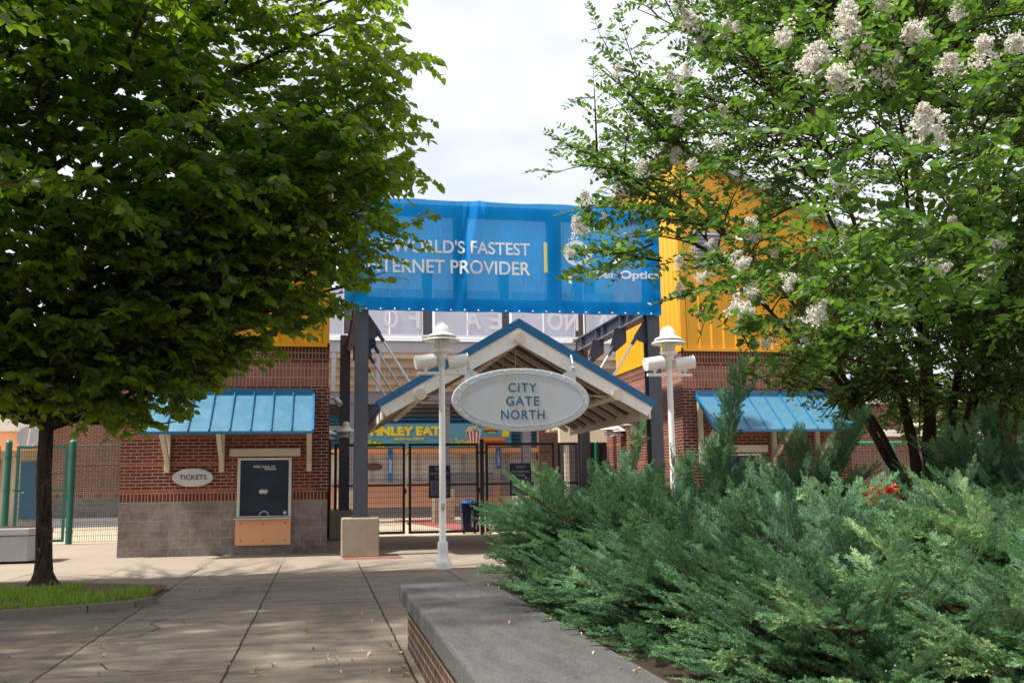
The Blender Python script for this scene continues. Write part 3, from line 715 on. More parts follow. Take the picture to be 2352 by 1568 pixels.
# oval sign
O = thing('gate_sign', (4.08, 20.3, 3.15), 'large grey oval sign reading CITY GATE NORTH hanging from the canopy', 'sign')
m = MB(); m.prism(ellipse(4.08, 3.15, 1.46, .66, 72), 20.27, 20.37); m.build('sign_plate', M['oval'], O, bevel=.02)
m = MB(); N_ = 72
for i in range(N_):
    a, b = 2*pi*i/N_, 2*pi*(i+1)/N_
    P4 = [(4.08+ra*cos(t), 20.262-dd, 3.15+rb*sin(t)) for t in (a, b) for ra, rb, dd in ((1.31, .555, 0), (1.325, .57, .0))]
    m.beam((4.08+1.30*cos(a), 20.268, 3.15+.55*sin(a)), (4.08+1.30*cos(b), 20.268, 3.15+.55*sin(b)), .012, .014, (0, 1, 0))
m.build('raised_rim', M['oval'], O)
m = MB()
for i in range(26):
    a = 2*pi*(i+.5)/26; m.lathe((4.08+1.385*cos(a), 20.27, 3.15+.605*sin(a)), [(0, .010), (.010, .009), (.018, .003), (.020, 0)], 10, 'y')
m.build('sign_bolt', M['oval'], O)
for s_ in (-1, 1):
    m = MB(); x = 4.08+s_*1.13
    p = [(x+s_*.05, 3.50), (x+s_*.05, 3.74), (x+s_*.015, 3.93), (x-s_*.02, 3.93), (x-s_*.06, 3.80), (x-s_*.24, 3.69), (x-s_*.2, 3.6)]
    m.prism(p if s_ < 0 else p[::-1], 20.30, 20.34); m.tube((x, 20.32, 3.9), (x, 20.48, 4.12), .022, n=8)
    m.lathe((x-s_*.0, 20.30, 3.83), [(0, .015), (.03, .015), (.032, 0)], 10, 'y')
    m.build('hanger_bracket', M['oval'], O)
for tx, z, w in (('CITY', 3.405, .60), ('GATE', 3.125, .70), ('NORTH', 2.84, .92)):
    text('lettering', tx, M['ink'], O, (4.10, 20.266, z), w, .192, bold=.008, spacing=1.15)

# ================================================================== LAMP POSTS
def lamp():
    t = thing('lamp_post', (0, 0, 0), 'white lamp post with twin spotlights in the open pavement left of the oval sign', 'lamp post', 'white lamp posts before the gate')
    p = MB(); p.lathe((0, 0, 0), [(.155, 0), (.155, .10), (.15, .115), (.12, .14), (.09, .25), (.088, .27), (.088, .44), (.08, .455), (.062, .46), (.056, 1.2), (.052, 3.45), (.052, 3.46), (.066, 3.47), (.066, 3.62), (.085, 3.64), (.085, 3.70)], 24)
    p.build('pole', M['white'], t)
    bb = MB(); bb.box(-.03, .03, -.092, -.05, 1.0, 1.1)
    for a in (0.6, 2.2, 3.8, 5.4): bb.tube((.13*cos(a), .13*sin(a), .1), (.13*cos(a), .13*sin(a), .135), .012, n=6)
    bb.build('access_cover', M['silver'], t)
    l = MB(); l.lathe((0, 0, 0), [(.085, 3.70), (.15, 3.74), (.165, 3.765), (.165, 3.785), (.12, 3.79)], 24)
    lb = l.build('lantern_base', M['white'], t)
    l = MB(); l.lathe((0, 0, 0), [(.118, 3.79), (.122, 4.05)], 24); l.build('lantern_glass', M['lampglass'], t)
    l = MB()
    for i in range(6):
        a = i*pi/3+.2; l.tube((.128*cos(a), .128*sin(a), 3.785), (.128*cos(a), .128*sin(a), 4.06), .005, n=5)
    for i in range(16):
        a, b = 2*pi*i/16, 2*pi*(i+1)/16; l.beam((.128*cos(a), .128*sin(a), 3.9), (.128*cos(b), .128*sin(b), 3.9), .008, .008)
    for q in range(4):
        a = q*pi/2+.2
        for i in range(8):
            u, v = pi/2*i/8, pi/2*(i+1)/8
            l.tube((.175*cos(a)*cos(u), .175*sin(a)*cos(u), 4.08+.19*sin(u)), (.175*cos(a)*cos(v), .175*sin(a)*cos(v), 4.08+.19*sin(v)), .005, n=5)
    l.build('wire_cage', M['white'], t)
    l = MB(); l.lathe((0, 0, 0), [(.128, 3.992), (.30, 3.945), (.315, 3.935), (.32, 3.945), (.30, 3.965), (.13, 4.01)], 36); l.build('lower_brim', M['white'], t)
    l = MB(); l.lathe((0, 0, 0), [(.10, 4.052), (.23, 4.02), (.26, 4.005), (.262, 4.018), (.23, 4.045), (.155, 4.075), (.15, 4.10), (.135, 4.16), (.10, 4.205), (.05, 4.235), (0, 4.245)], 36); l.build('dome_cap', M['white'], t)
    a = MB(); a.tube((-.43, -.01, 3.36), (.43, -.01, 3.36), .030, n=12); a.build('cross_arm', M['white'], t)
    for s_, tl in ((-1, -.03), (1, -.06)):
        q = MB(); c = Vector((s_*.29, -.02, 3.575)); d = Vector((s_*.17, -.02, tl if s_ < 0 else .03))
        q.tube(c-d, c+d, .118, n=24); q.tube(c+d*.97, c+d*1.06, .122, n=24)
        o = q.build('spotlight', M['white'], t, bevel=.008)
        k = MB(); k.tube((s_*.29, -.02, 3.375), (s_*.29, -.02, 3.47), .022, n=10); k.box(s_*.29-.05, s_*.29+.05, -.05, .01, 3.43, 3.455)
        k.build('swivel_mount', M['white'], o)
    return t
def copy_tree(o, parent=None):
    c = o.copy(); COL.objects.link(c); c.parent = parent
    for ch in list(o.children): copy_tree(ch, c)
    return c
L1 = lamp(); L2 = copy_tree(L1)
L1.location = (2.07, 17.37, 0); L2.location = (6.28, 17.37, 0)
L2['label'] = 'white lamp post with twin spotlights standing behind the junipers at the right steel column'

# ================================================================== GATES AND FENCES
def mesh_panel(x0, x1, y, z0, z1, dx=.058, dz=.155, r=.0048):
    m = MB(); x = x0
    while x <= x1+1e-6: m.box(x-r, x+r, y-r, y+r, z0, z1); x += dx
    z = z0+.03
    k = 0
    while z < z1:
        m.box(x0, x1, y-2*r-.001, y-r-.0005, z-r, z+r)
        if k % 6 == 3: m.box(x0, x1, y-2*r-.001, y-r-.0005, z+.05-r, z+.05+r)
        z += dz; k += 1
    return m
def gate_leaf(x0, x1, y, mat, wmat, label, group, top=2.62, bot=.07, mid=1.44, w=.075):
    t = thing('mesh_gate', ((x0+x1)/2, y, 0), label, 'gate', group)
    f = MB(); f.box(x0, x0+w, y-.03, y+.03, bot, top); f.box(x1-w, x1, y-.03, y+.03, bot, top)
    f.box(x0+w, x1-w, y-.03, y+.03, top-w, top); f.box(x0+w, x1-w, y-.03, y+.03, bot, bot+w); f.box(x0+w, x1-w, y-.03, y+.03, mid-.025, mid+.025)
    f.build('frame', mat, t)
    mesh_panel(x0+w, x1-w, y+.004, bot+w, top-w).build('wire_mesh', wmat, t)
    h = MB(); 
    for z in (.35, 1.44, 2.35):
        h.tube((x0-.05, y-.02, z), (x0+.03, y-.02, z), .022, n=8)
    h.box(x1-.03, x1+.04, y-.05, y+.02, 1.2, 1.33); h.build('hinge', mat, t)
    return t
GY = 28.8
labs = ['black mesh gate leaf between the brick booth and the lamp post', 'black mesh gate leaf directly behind the lamp post, blue bin beside it', 'black mesh gate leaf behind the juniper tip, right of the blue bin', 'black mesh gate leaf farthest right in front of the dark opening']
for (a, b), lb in zip(((.36, 2.36), (2.46, 4.49), (4.69, 6.75), (6.85, 8.35)), labs):
    gate_leaf(a, b, GY, M['black'], M['wire'], lb, 'black mesh gates of the entrance')
for x, lb in ((.22, 'black gate post against the left booth corner'), (4.585, 'black gate post at the middle of the entrance gates, beside the blue bin')):
    p = MB(); p.box(x-.055, x+.055, GY-.055, GY+.055, 0, 2.72); p.box(x-.06, x+.06, GY-.06, GY+.06, 2.72, 2.74)
    for z in (.35, 2.35): p.box(x-.09, x+.09, GY-.06, GY-.056+.05, z-.03, z+.03)
    tag(p.build('gate_post', M['black'], bevel=.005), lb, 'gate post', 'posts of the black gates')
p = MB(); p.tube((8.02, GY-.1, 0), (8.02, GY-.1, 2.6), .07, n=14); p.lathe((8.02, GY-.1, 2.6), [(.075, 0), (.06, .04), (0, .05)], 14)
tag(p.build('bollard_post', M['green']), 'dark green round post before the right booth side wall', 'post')
# left green gates
gl = 'green mesh gates left of the booth'
gate_leaf(-8.0, -6.72, GY, M['green'], M['teal_wire'], 'green mesh gate leaf just right of the tree trunk', gl, w=.07)
gate_leaf(-10.2, -8.42, GY, M['green'], M['teal_wire'], 'green mesh gate leaf at the left picture edge above the granite planter', gl, w=.07)
for x, lb in ((-6.6, 'green round gate post left of the brick booth, mesh panel attached'), (-8.21, 'green round gate post left of the tree trunk')):
    p = MB(); p.tube((x, GY, 0), (x, GY, 2.72), .085, n=16); p.lathe((x, GY, 2.72), [(.088, 0), (.06, .05), (0, .07)], 16)
    for z in (.3, 1.44, 2.3): p.tube((x, GY, z), (x, GY, z+.05), .098, n=16)
    tag(p.build('gate_post', M['green']), lb, 'gate post', 'posts of the green gates')
t = thing('mesh_fence_panel', (-5.4, GY, 0), 'pale wire mesh panel between the green post and the brick booth', 'fence')
mesh_panel(-6.5, -4.2, GY+.01, .03, 2.63).build('wire_mesh', M['teal_wire'], t)
p = MB(); p.tube((-6.5, GY+.01, 2.63), (-4.2, GY+.01, 2.63), .012, n=6); p.build('top_rail', M['green'], t)

# signs on the gates
def board(x0, x1, z0, z1, label):
    t = thing('notice_board', ((x0+x1)/2, GY-.06, z0), label, 'sign', 'navy notice boards')
    m = MB(); m.box(x0, x1, GY-.065, GY-.045, z0, z1); m.build('board', M['navy'], t, bevel=.004)
    cx = (x0+x1)/2; w = x1-x0
    text('lettering', 'PROHIBITED', M['board_text'], t, (cx, GY-.068, z1-.24), w*.86, .068, bold=.02)
    text('lettering', 'ITEMS', M['board_text'], t, (cx, GY-.068, z1-.345), w*.42, .068, bold=.02)
    m = MB(); rr = random.Random(int(x0*10)); z = z1-.45
    for i in range(2): m.box(cx-w*.25+i*.03, cx+w*.25-i*.03, GY-.0675, GY-.0655, z1-.09-i*.045, z1-.07-i*.045)
    while z > z0+.05:
        q = x0+.05
        while q < x1-.1:
            l = rr.uniform(.04, .13); m.box(q, min(q+l, x1-.05), GY-.0675, GY-.0655, z, z+.014); q += l+.02
        z -= .032
    m.build('small_print', M['board_text'], t)
board(3.03, 3.66, 1.06, 1.99, 'navy notice board reading PROHIBITED ITEMS behind the lamp post')
board(5.40, 6.03, 1.09, 2.02, 'navy notice board reading PROHIBITED ITEMS just above the juniper')
# blue bin
def bin_(x, y, lb, grp=None):
    t = thing('trash_bin', (x, y, 0), lb, 'trash bin', grp)
    m = MB(); v = []
    for z, w in ((.08, .19), (.88, .235)):
        v += [(x-w, y-w, z), (x+w, y-w, z), (x+w, y+w, z), (x-w, y+w, z)]
    m.add(v, [(3, 2, 1, 0), (4, 5, 6, 7), (0, 1, 5, 4), (1, 2, 6, 5), (2, 3, 7, 6), (3, 0, 4, 7)]); m.box(x-.255, x+.255, y-.255, y+.255, .84, .90)
    m.build('body', M['navy_bin'], t, bevel=.02)
    rr = random.Random(4); m = MB()
    for i in range(16):
        a = 2*pi*i/16; b = 2*pi*(i+1)/16; R = .24
        m.add([(x+R*cos(a), y+R*sin(a), .88), (x+R*cos(b), y+R*sin(b), .88), (x+.2*cos(b), y+.2*sin(b), .96+rr.uniform(-.02, .05)), (x+.2*cos(a), y+.2*sin(a), .96+rr.uniform(-.02, .05))], [(0, 1, 2, 3)])
    m.build('bin_liner', M['blue_print'], t)
    for s_ in (-1, 1):
        w = MB(); w.tube((x+s_*.14, y-.15, .075), (x+s_*.19, y-.15, .075), .075, n=14); w.build('wheel', M['black'], t)
    text('lettering', 'RECYCLE', M['letter_white'], t, (x+.08, y-.235, .45), .48, .08, rotate=True, bold=.02)
bin_(4.30, 29.6, 'navy blue wheeled bin with crumpled liner behind the middle gate')
# ================================================================== CONCESSION BUILDING BEHIND THE GATES
S = thing('concession_stand', (4, 45.5, 0), 'concession stand with white shutters and orange walls behind the gates', 'building')
SY = 45.5; XL, XR = -6.0, 9.87
m = MB(); m.box(XL, XR, SY+.3, SY+6, 0, 5.2); m.build('wall', M['grey_plaster'], S)
m = MB(); m.box(XL, XR, SY-.05, SY+.299, .48, 1.56); m.build('lower_wall', M['salmon'], S)
m = MB(); m.box(XL, XR, SY-.02, SY+.298, 0, .479); m.build('plinth', M['steel_mid'], S)
m = MB(); m.box(XL, XR, SY-.12, SY+.298, 1.561, 1.63); m.build('counter', M['silver'], S)
m = MB(); m.box(XL, XR, SY-.08, SY+.297, 2.86, 3.10); m.build('fascia', M['orange'], S)
x = XL+.1
while x < XR-.3:
    w = min(1.95, XR-.15-x); m = MB()
    for i in range(20): m.box(x, x+w, SY+.10, SY+.14+(.01 if i % 2 else 0), 1.631+i*.0613, 1.631+(i+1)*.0613-.004)
    m.build('roller_shutter', M['shutter'], S)
    m = MB(); m.box(x+w+.001, x+w+.10, SY+.02, SY+.29, 1.631, 2.859); m.build('shutter_guide', M['grey_plaster'], S)
    x += w+.101
m = MB(); v = []; f = []; zz = 3.101; k = 0
pr_ = []
while zz < 5.2: pr_ += [(zz, 0), (zz+.07, 0), (zz+.09, .04), (zz+.15, .04), (zz+.17, 0)]; zz += .17
for z, d in pr_: v += [(XL, SY+.1-d, z), (XR, SY+.1-d, z)]
for i in range(len(pr_)-1): f.append((2*i, 2*i+1, 2*i+3, 2*i+2))
m.add(v, f); m.build('corrugated_siding', M['corr_blue'], S)
m = MB(); m.box(XR+.001, XR+.9, SY-.3, SY+6, 0, 5.2); m.build('brick_pier', M['brick_far'], S)
for (x0, x1, z0, z1) in ((5.4, 7.6, .9, 2.0), (7.9, 9.6, .95, 2.05)):
    m = MB(); 
    for i in range(12): m.box(x0, x1, SY-.9, SY-.88, z0+i*(z1-z0)/12, z0+(i+.8)*(z1-z0)/12)
    for xx in (x0, x1-.05): m.box(xx, xx+.05, SY-.95, SY-.901, 0, z1)
    tag(m.build('crowd_barrier', M['steel_mid']), 'grey slatted barrier in front of the shutters, ' + ('behind the blue bin' if x0 < 6 else 'beside the brick pier'), 'barrier', 'grey barriers by the concession stand')
# food banner
FB = thing('food_banner', (5, SY-.2, 3.6), 'light blue food banner with yellow words and painted snacks over the shutters', 'banner')
fy = SY-.20
m = MB(); m.box(.9, 8.6, fy, fy+.02, 3.12, 4.22); m.build('banner_sheet', M['lightblue_print'], FB)
text('lettering', 'FINLEY EATS', M['letter_yellow'], FB, (3.87, fy-.005, 3.88), 3.45, .42, bold=.055, spacing=1.0)
text('lettering', 'FRESH and TASTY', M['letter_yellow'], FB, (3.9, fy-.005, 3.53), 1.35, .105, bold=.03)
def disc(mm, cx, cz, a, b, y, n=20): mm.add([(cx+a*cos(2*pi*i/n), y, cz+b*sin(2*pi*i/n)) for i in range(n)], [tuple(range(n))])
rr = random.Random(8)
m = MB(); m.add([(6.62, fy-.006, 3.14), (7.08, fy-.006, 3.14), (7.18, fy-.006, 3.84), (6.50, fy-.006, 3.84)], [(0, 1, 2, 3)]); m.build('popcorn_box', M['letter_white'], FB)
m = MB()
for i in range(4):
    a = 6.66+.115*i*1.0; b = a-.02+.0*i
    m.add([(6.62+.46*(i+.1)/4, fy-.010, 3.14), (6.62+.46*(i+.6)/4, fy-.010, 3.14), (6.50+.68*(i+.6)/4, fy-.010, 3.84), (6.50+.68*(i+.1)/4, fy-.010, 3.84)], [(0, 1, 2, 3)])
m.build('red_stripe', M['fin_red'], FB)
m = MB()
for i in range(40):
    q = rr.uniform(-1, 1); disc(m, 6.84+q*.34, 3.88+rr.uniform(0, .22)*(1-q*q), .055, .05, fy-.012-i*.0002, 8)
m.build('popcorn', M['fin_cream'], FB)
m = MB(); disc(m, 7.62, 3.98, .34, .11, fy-.006); disc(m, 7.72, 3.50, .62, .10, fy-.008); disc(m, 7.75, 3.24, .75, .10, fy-.010); m.build('bun', M['fin_bun'], FB)
m = MB(); disc(m, 7.62, 3.86, .36, .05, fy-.014); m.build('patty', M['fin_brown'], FB)
m = MB(); disc(m, 7.75, 3.36, .68, .06, fy-.014); m.build('sausage', M['fin_red'], FB)
m = MB(); m.box(7.5, 7.85, fy-.018, fy-.0165, 3.79, 3.83); m.build('cheese', M['letter_yellow'], FB)
m = MB(); m.box(8.18, 8.5, fy-.012, fy-.010, 3.6, 3.95); m.build('drink_cup', M['letter_yellow'], FB)
m = MB()
for i in range(46):
    x = rr.uniform(5.55, 6.75); z = rr.uniform(3.15, 3.2+.33*(1-abs(x-5.9)/1.2)); m.beam((x, fy-.016-i*.0002, z), (x+rr.uniform(-.12, .12), fy-.016-i*.0002, z+rr.uniform(.05, .14)), .001, .035, (0, 0, 1) if 0 else (1, 0, 0))
m.build('fries', M['letter_yellow'], FB)
m = MB()
for i in range(50):
    x = rr.uniform(1.6, 2.9); disc(m, x, 3.15+rr.uniform(0, .38)*(1-abs(x-2.25)/.9), .07, .05, fy-.006-i*.0002, 7)
m.build('salad', M['fin_green'], FB)
m = MB()
for i in range(24):
    x = rr.uniform(1.6, 2.9); disc(m, x, 3.15+rr.uniform(0, .36)*(1-abs(x-2.25)/.9), .06, .04, fy-.018-i*.0002, 7)
m.build('corn', M['letter_yellow'], FB)
# vertical banners
def vban(x, z0, z1, tx, lb, h):
    t = thing('vertical_banner', (x, SY-.15, z0), lb, 'banner', 'narrow blue banners between the shutters')
    m = MB(); m.box(x-.11, x+.11, SY-.16, SY-.14, z0, z1); m.build('banner_sheet', M['blue_print'], t)
    text('lettering', tx, M['letter_white'], t, (x, SY-.165, (z0+z1)/2), h, .12, rotate=True, bold=.03)
vban(3.05, 1.60, 3.08, 'HUNGRY', 'narrow blue banner reading HUNGRY on the shutters', .62)
vban(8.0, 2.15, 3.08, 'THIRSTY', 'narrow blue banner between the shutters above the blue bin', .7)
m = MB(); m.prism(ellipse(2.3, 2.30, .42, .16, 30), SY-.02, SY+.05)
tag(m.build('oval_wall_sign', M['rust']), 'dark oval sign on the white shutter behind the left gate', 'sign')
# dark passage right of the concession stand
P_ = thing('passage_building', (10.5, 38, 0), 'dark open passage with beige fascia seen behind the right gate', 'building')
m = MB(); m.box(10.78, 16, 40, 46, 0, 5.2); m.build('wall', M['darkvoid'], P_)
m = MB(); m.box(9.0, 13.5, 37.4, 37.7, 2.96, 3.62); m.build('fascia', M['cream'], P_)
m = MB(); m.box(9.0, 13.5, 37.7, 40, 3.5, 3.6); m.build('ceiling', M['soffit'], P_)
for xx, mm in ((9.2, 'pipe'), (9.75, 'steel'), (9.98, 'steel')):
    m = MB(); m.box(xx, xx+.16, 37.45, 37.65, 0, 2.959); m.build('post', M[mm], P_)
# lower columns under the deck
D = thing('stadium_deck', (4, 40, 0), 'raised stadium deck with frosted screen panels on grey steel behind the banner', 'stand')
DY = 40.0
for x in (1.12, 4.76, 8.0, 11.4):
    c = hcol(x, 39.0, .0, 4.62, .34, .34).build('column', M['steel_mid'], D)
    f = MB(); f.box(x-.5, x+.3, 38.5, 39.5, 0, 1.25); f.build('footing', M['footing'], c, bevel=.02)
m = MB(); m.box(-9, 20, DY-1.2, DY-1.0, 4.62, 5.04); m.box(-9, 20, DY-1.25, DY-.95, 5.041, 5.07); m.box(-9, 20, DY-1.25, DY-.95, 4.59, 4.619); m.build('lower_beam', M['steel_mid'], D)
for i in range(5):
    m = MB(); z = 5.25+i*.31; y = DY-.3+(4-i)*.42
    m.box(-9, 20, y, y+.15, z, z+.30); m.box(-9, 20, y+.15, y+.45, z, z+.06); m.build('seating_step', M['soffit'], D)
for x in (-4.2, -1.0, 0.35, 2.1, 5.5, 8.9, 12.3):
    m = MB(); m.box(x, x+.16, DY-.38, DY-.31, 5.07, 6.7); m.build('raker_post', M['steel_light'], D)
m = MB(); m.box(-9, 20, DY-.4, DY-.1, 6.70, 7.14); m.box(-9, 20, DY-.5, DY-.02, 7.141, 7.17); m.build('upper_beam', M['steel_light'], D)
m = MB()
for z in (7.22, 7.34): m.box(-9, 20, DY-.45, DY-.40, z, z+.075)
m.build('foot_rail', M['letter_white'], D)
cols = [-2.2, 1.02, 4.17, 7.35, 10.5, 11.05, 13.6]
for i, x in enumerate(cols):
    m = MB(); m.box(x-.20, x+.20, DY-.15, DY+.2, 7.171, 10.2)
    m.build('deck_column', M['steel' if i not in (4, 5) else 'rust'], D)
xs = [-9, -5.4, -2.2, 1.02, 4.17, 7.35, 10.5, 13.6, 17]
for a, b in zip(xs[:-1], xs[1:]):
    h = (b-a-.5)/2
    for q in range(2):
        x0 = a+.25+q*(h+.03)
        m = MB(); m.box(x0+.02, x0+h-.02, DY-.32, DY-.30, 7.44, 9.3); m.build('frosted_panel', M['panel'], D)
        m = MB(); m.box(x0+h-.018, x0+h+.012, DY-.34, DY-.28, 7.44, 9.3); m.build('panel_mullion', M['rake'], D)
for tx, x, w in (('I', 1.6, .12), ('O', 2.68, .52), ('F', 3.62, .42), ('A', 6.0, .62), ('E', 6.95, .45), ('O', 9.45, .58), ('N', 10.15, .5), ('A', 11.55, .6)):
    text('lettering', tx, M['panel_letter'], D, (x, DY-.335, 8.1), w*1.15, .8, mirror=True, bold=.03)
m = MB(); m.box(-9, 20, DY+1.6, DY+1.8, 4.3, 7.2); m.build('back_wall', M['darkvoid'], D)

# ================================================================== LEFT WING, RIGHT WING
LW = thing('left_wing', (-7, 42, 0), 'long brick wing behind the green gates with a blue door', 'building')
m = MB(); m.box(-10.4, -5.9, 42, 48, .37, 4.6); m.build('brick_wall', M['brick_far'], LW)
m = MB(); m.box(-10.42, -5.9, 41.9, 48, 0, .369); m.build('plinth', M['steel_light'], LW)
m = MB(); m.box(-18, -10.401, 43.2, 48, 0, 3.3); m.build('rendered_wall', M['grey_plaster'], LW)
m = MB(); m.box(-11.8, -10.75, 43.1, 43.199, .35, 2.6); d_ = m.build('door', M['door_blue'], LW)
m = MB(); m.tube((-11.68, 43.05, 1.4), (-11.68, 43.1, 1.4), .05, n=10); m.build('handle', M['silver'], d_)
m = MB(); m.box(-14.6, -12.6, 43.1, 43.199, 1.4, 2.7); m.build('window', M['glass'], LW)
m = MB(); m.box(-18, -10.401, 42.0, 43.19, 3.0, 3.75); m.build('orange_fascia', M['orange'], LW)
m = MB(); m.box(-18, -5.9, 41.6, 43.19, 4.601, 5.1); m.box(-18, -10.4, 41.8, 43.19, 3.751, 4.6); m.build('white_fascia', M['rake'], LW)
# satellite dish on the fascia
t = thing('satellite_dish', (-11.3, 41.9, 3.3), 'round grey satellite dish on the orange fascia by the green gates', 'satellite dish')
m = MB(); m.lathe((-11.2, 41.75, 3.5), [(0, .0), (.2, .02), (.36, .07), (.42, .1), (.42, .09), (.36, .05), (.2, 0), (0, -.02)], 26, 'y'); m.build('reflector', M['steel_light'], t)
m = MB(); m.tube((-11.2, 41.76, 3.5), (-11.2, 41.99, 3.3), .03, n=8); m.tube((-11.2, 41.6, 3.1), (-11.0, 41.2, 3.95), .022, n=8); m.build('arm', M['rake'], t)

RW = thing('right_wing', (20, 34, 0), 'long brick wing behind the stems of the flowering tree', 'building')
m = MB(); m.box(12.8, 34, 34, 40, .3, 4.2); m.build('brick_wall', M['brick_far'], RW)
m = MB(); m.box(12.8, 34, 33.9, 40, 0, .299); m.build('plinth', M['steel_light'], RW)
m = MB(); m.box(12.8, 34, 33.7, 40, 4.201, 4.6); m.build('roof_edge', M['rake'], RW)
m = MB(); m.box(24.15, 24.95, 33.6, 33.999, .6, 4.2); m.build('white_pilaster', M['rake'], RW)
m = MB(); m.box(20.3, 23.1, 33.5, 33.99, 2.98, 3.22); m.tube((21.3, 33.6, 3.4), (22.6, 33.6, 3.4), .08, n=10); m.build('white_ledge', M['rake'], RW)
m = MB(); m.box(23.3, 23.9, 33.6, 33.99, .3, 4.2); m.build('downpipe', M['steel'], RW)
gf = thing('green_fence', (19, 30, 0), 'bright green rail fence glimpsed behind the stems of the flowering tree', 'fence')
for x in (14.5, 18.4, 22.6):
    m = MB(); m.tube((x, 30, 0), (x, 30, 2.62), .10 if x < 20 else .08, n=12); m.build('post', M['green_bright'], gf)
m = MB(); m.tube((14.5, 30, 2.6), (26, 30, 2.6), .045, n=8); m.tube((14.5, 30, .6), (26, 30, .6), .03, n=8); m.build('rail', M['green_bright'], gf)
mesh_panel(14.5, 24, 30.02, .1, 2.55, .12, .2).build('wire_mesh', M['teal_wire'], gf)
m = MB(); m.lathe((20.7, 29.6, 1.0), [(.0, 1.85), (.14, 1.83), (.17, 1.7), (.24, .9), (.26, .4), (.06, .38), (.06, -1.0), (.3, -1.0)], 14)
tag(m.build('folded_umbrella', M['green_bright']), 'folded bright green umbrella between the dark stems of the flowering tree', 'umbrella')

# clustered dome lights on the booth side walls
def dome_cluster(x, y, z, sx, lb):
    t = thing('wall_light', (x, y, z), lb, 'wall light', 'white dome wall lights inside the gateway')
    m = MB(); m.tube((x+sx*1.2, y, z), (x, y, z), .022, n=8); m.tube((x+sx*1.2, y+.9, z), (x, y+.9, z), .022, n=8); m.build('arm', M['white'], t)
    for dx, dy, dz in ((0, 0, 0), (sx*.5, .9, 0)):
        m = MB(); c = (x+dx, y+dy, z+dz); m.lathe(c, [(.03, .14), (.08, .12), (.095, .06), (.09, .0), (.12, -.03), (.28, -.12), (.285, -.135), (.10, -.06)], 20)
        m.lathe(c, [(.07, -.07), (.075, -.17), (.23, -.24), (.235, -.255), (.05, -.22)], 20); m.build('shade', M['white'], t)
    return t
dome_cluster(.62, 26.3, 2.95, -1, 'white dome wall lights on arms right of the left brick booth')
dome_cluster(7.75, 26.3, 2.98, 1, 'white dome wall lights on arms at the side wall of the right brick booth')
m = MB(); m.tube((.20, 25.2, 3.62), (.42, 25.15, 3.56), .03, n=8); m.tube((.33, 25.17, 3.58), (.45, 25.05, 3.44), .06, .075, n=14)
tag(m.build('security_camera', M['white']), 'small white spotlight on the corner of the left booth above the dome lights', 'light')

# ================================================================== PLANTER, SEAT WALL
t = thing('stone_planter', (-6.6, 21.9, 0), 'low grey granite planter block left of the tree trunk', 'planter')
m = MB()
def octo(x0, x1, y0, y1, c): return [(x0+c, y0), (x1-c, y0), (x1, y0+c), (x1, y1-c), (x1-c, y1), (x0+c, y1), (x0, y1-c), (x0, y0+c)]
m.prismz(octo(-7.7, -5.52, 21.5, 22.8, .17), .05, .54); m.build('body', M['granite'], t, bevel=.012)
m = MB(); m.prismz(octo(-7.73, -5.49, 21.47, 22.83, .18), .552, .69); m.build('rim', M['granite'], t, bevel=.02)
for x in (-7.3, -6.1): 
    m = MB(); m.box(x, x+.35, 21.6, 22.7, 0, .05); m.build('foot', M['darkvoid'], t)
m = MB(); m.prismz(octo(-7.6, -5.6, 21.6, 22.7, .15), .69, .70); m.build('soil', M['soil'], t)

t = thing('seat_wall', (1.1, 6, 0), 'low brick seat wall with weathered concrete cap in front of the junipers', 'wall')
m = MB(); m.box(.76, 1.40, .3, 8.98, 0, .395); m.box(1.401, 12.6, 8.72, 8.98, 0, .395); m.build('brick_base', M['brick_plain'], t)
ys = [.3, 2.75, 4.95, 7.15, 9.06]
for i, (a, b) in enumerate(zip(ys[:-1], ys[1:])):
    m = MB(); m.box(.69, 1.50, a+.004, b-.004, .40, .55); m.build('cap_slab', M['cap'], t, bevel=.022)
m = MB(); m.box(1.505, 12.6, 8.66, 9.06, .40, .55); m.build('cap_slab', M['cap'], t, bevel=.022)

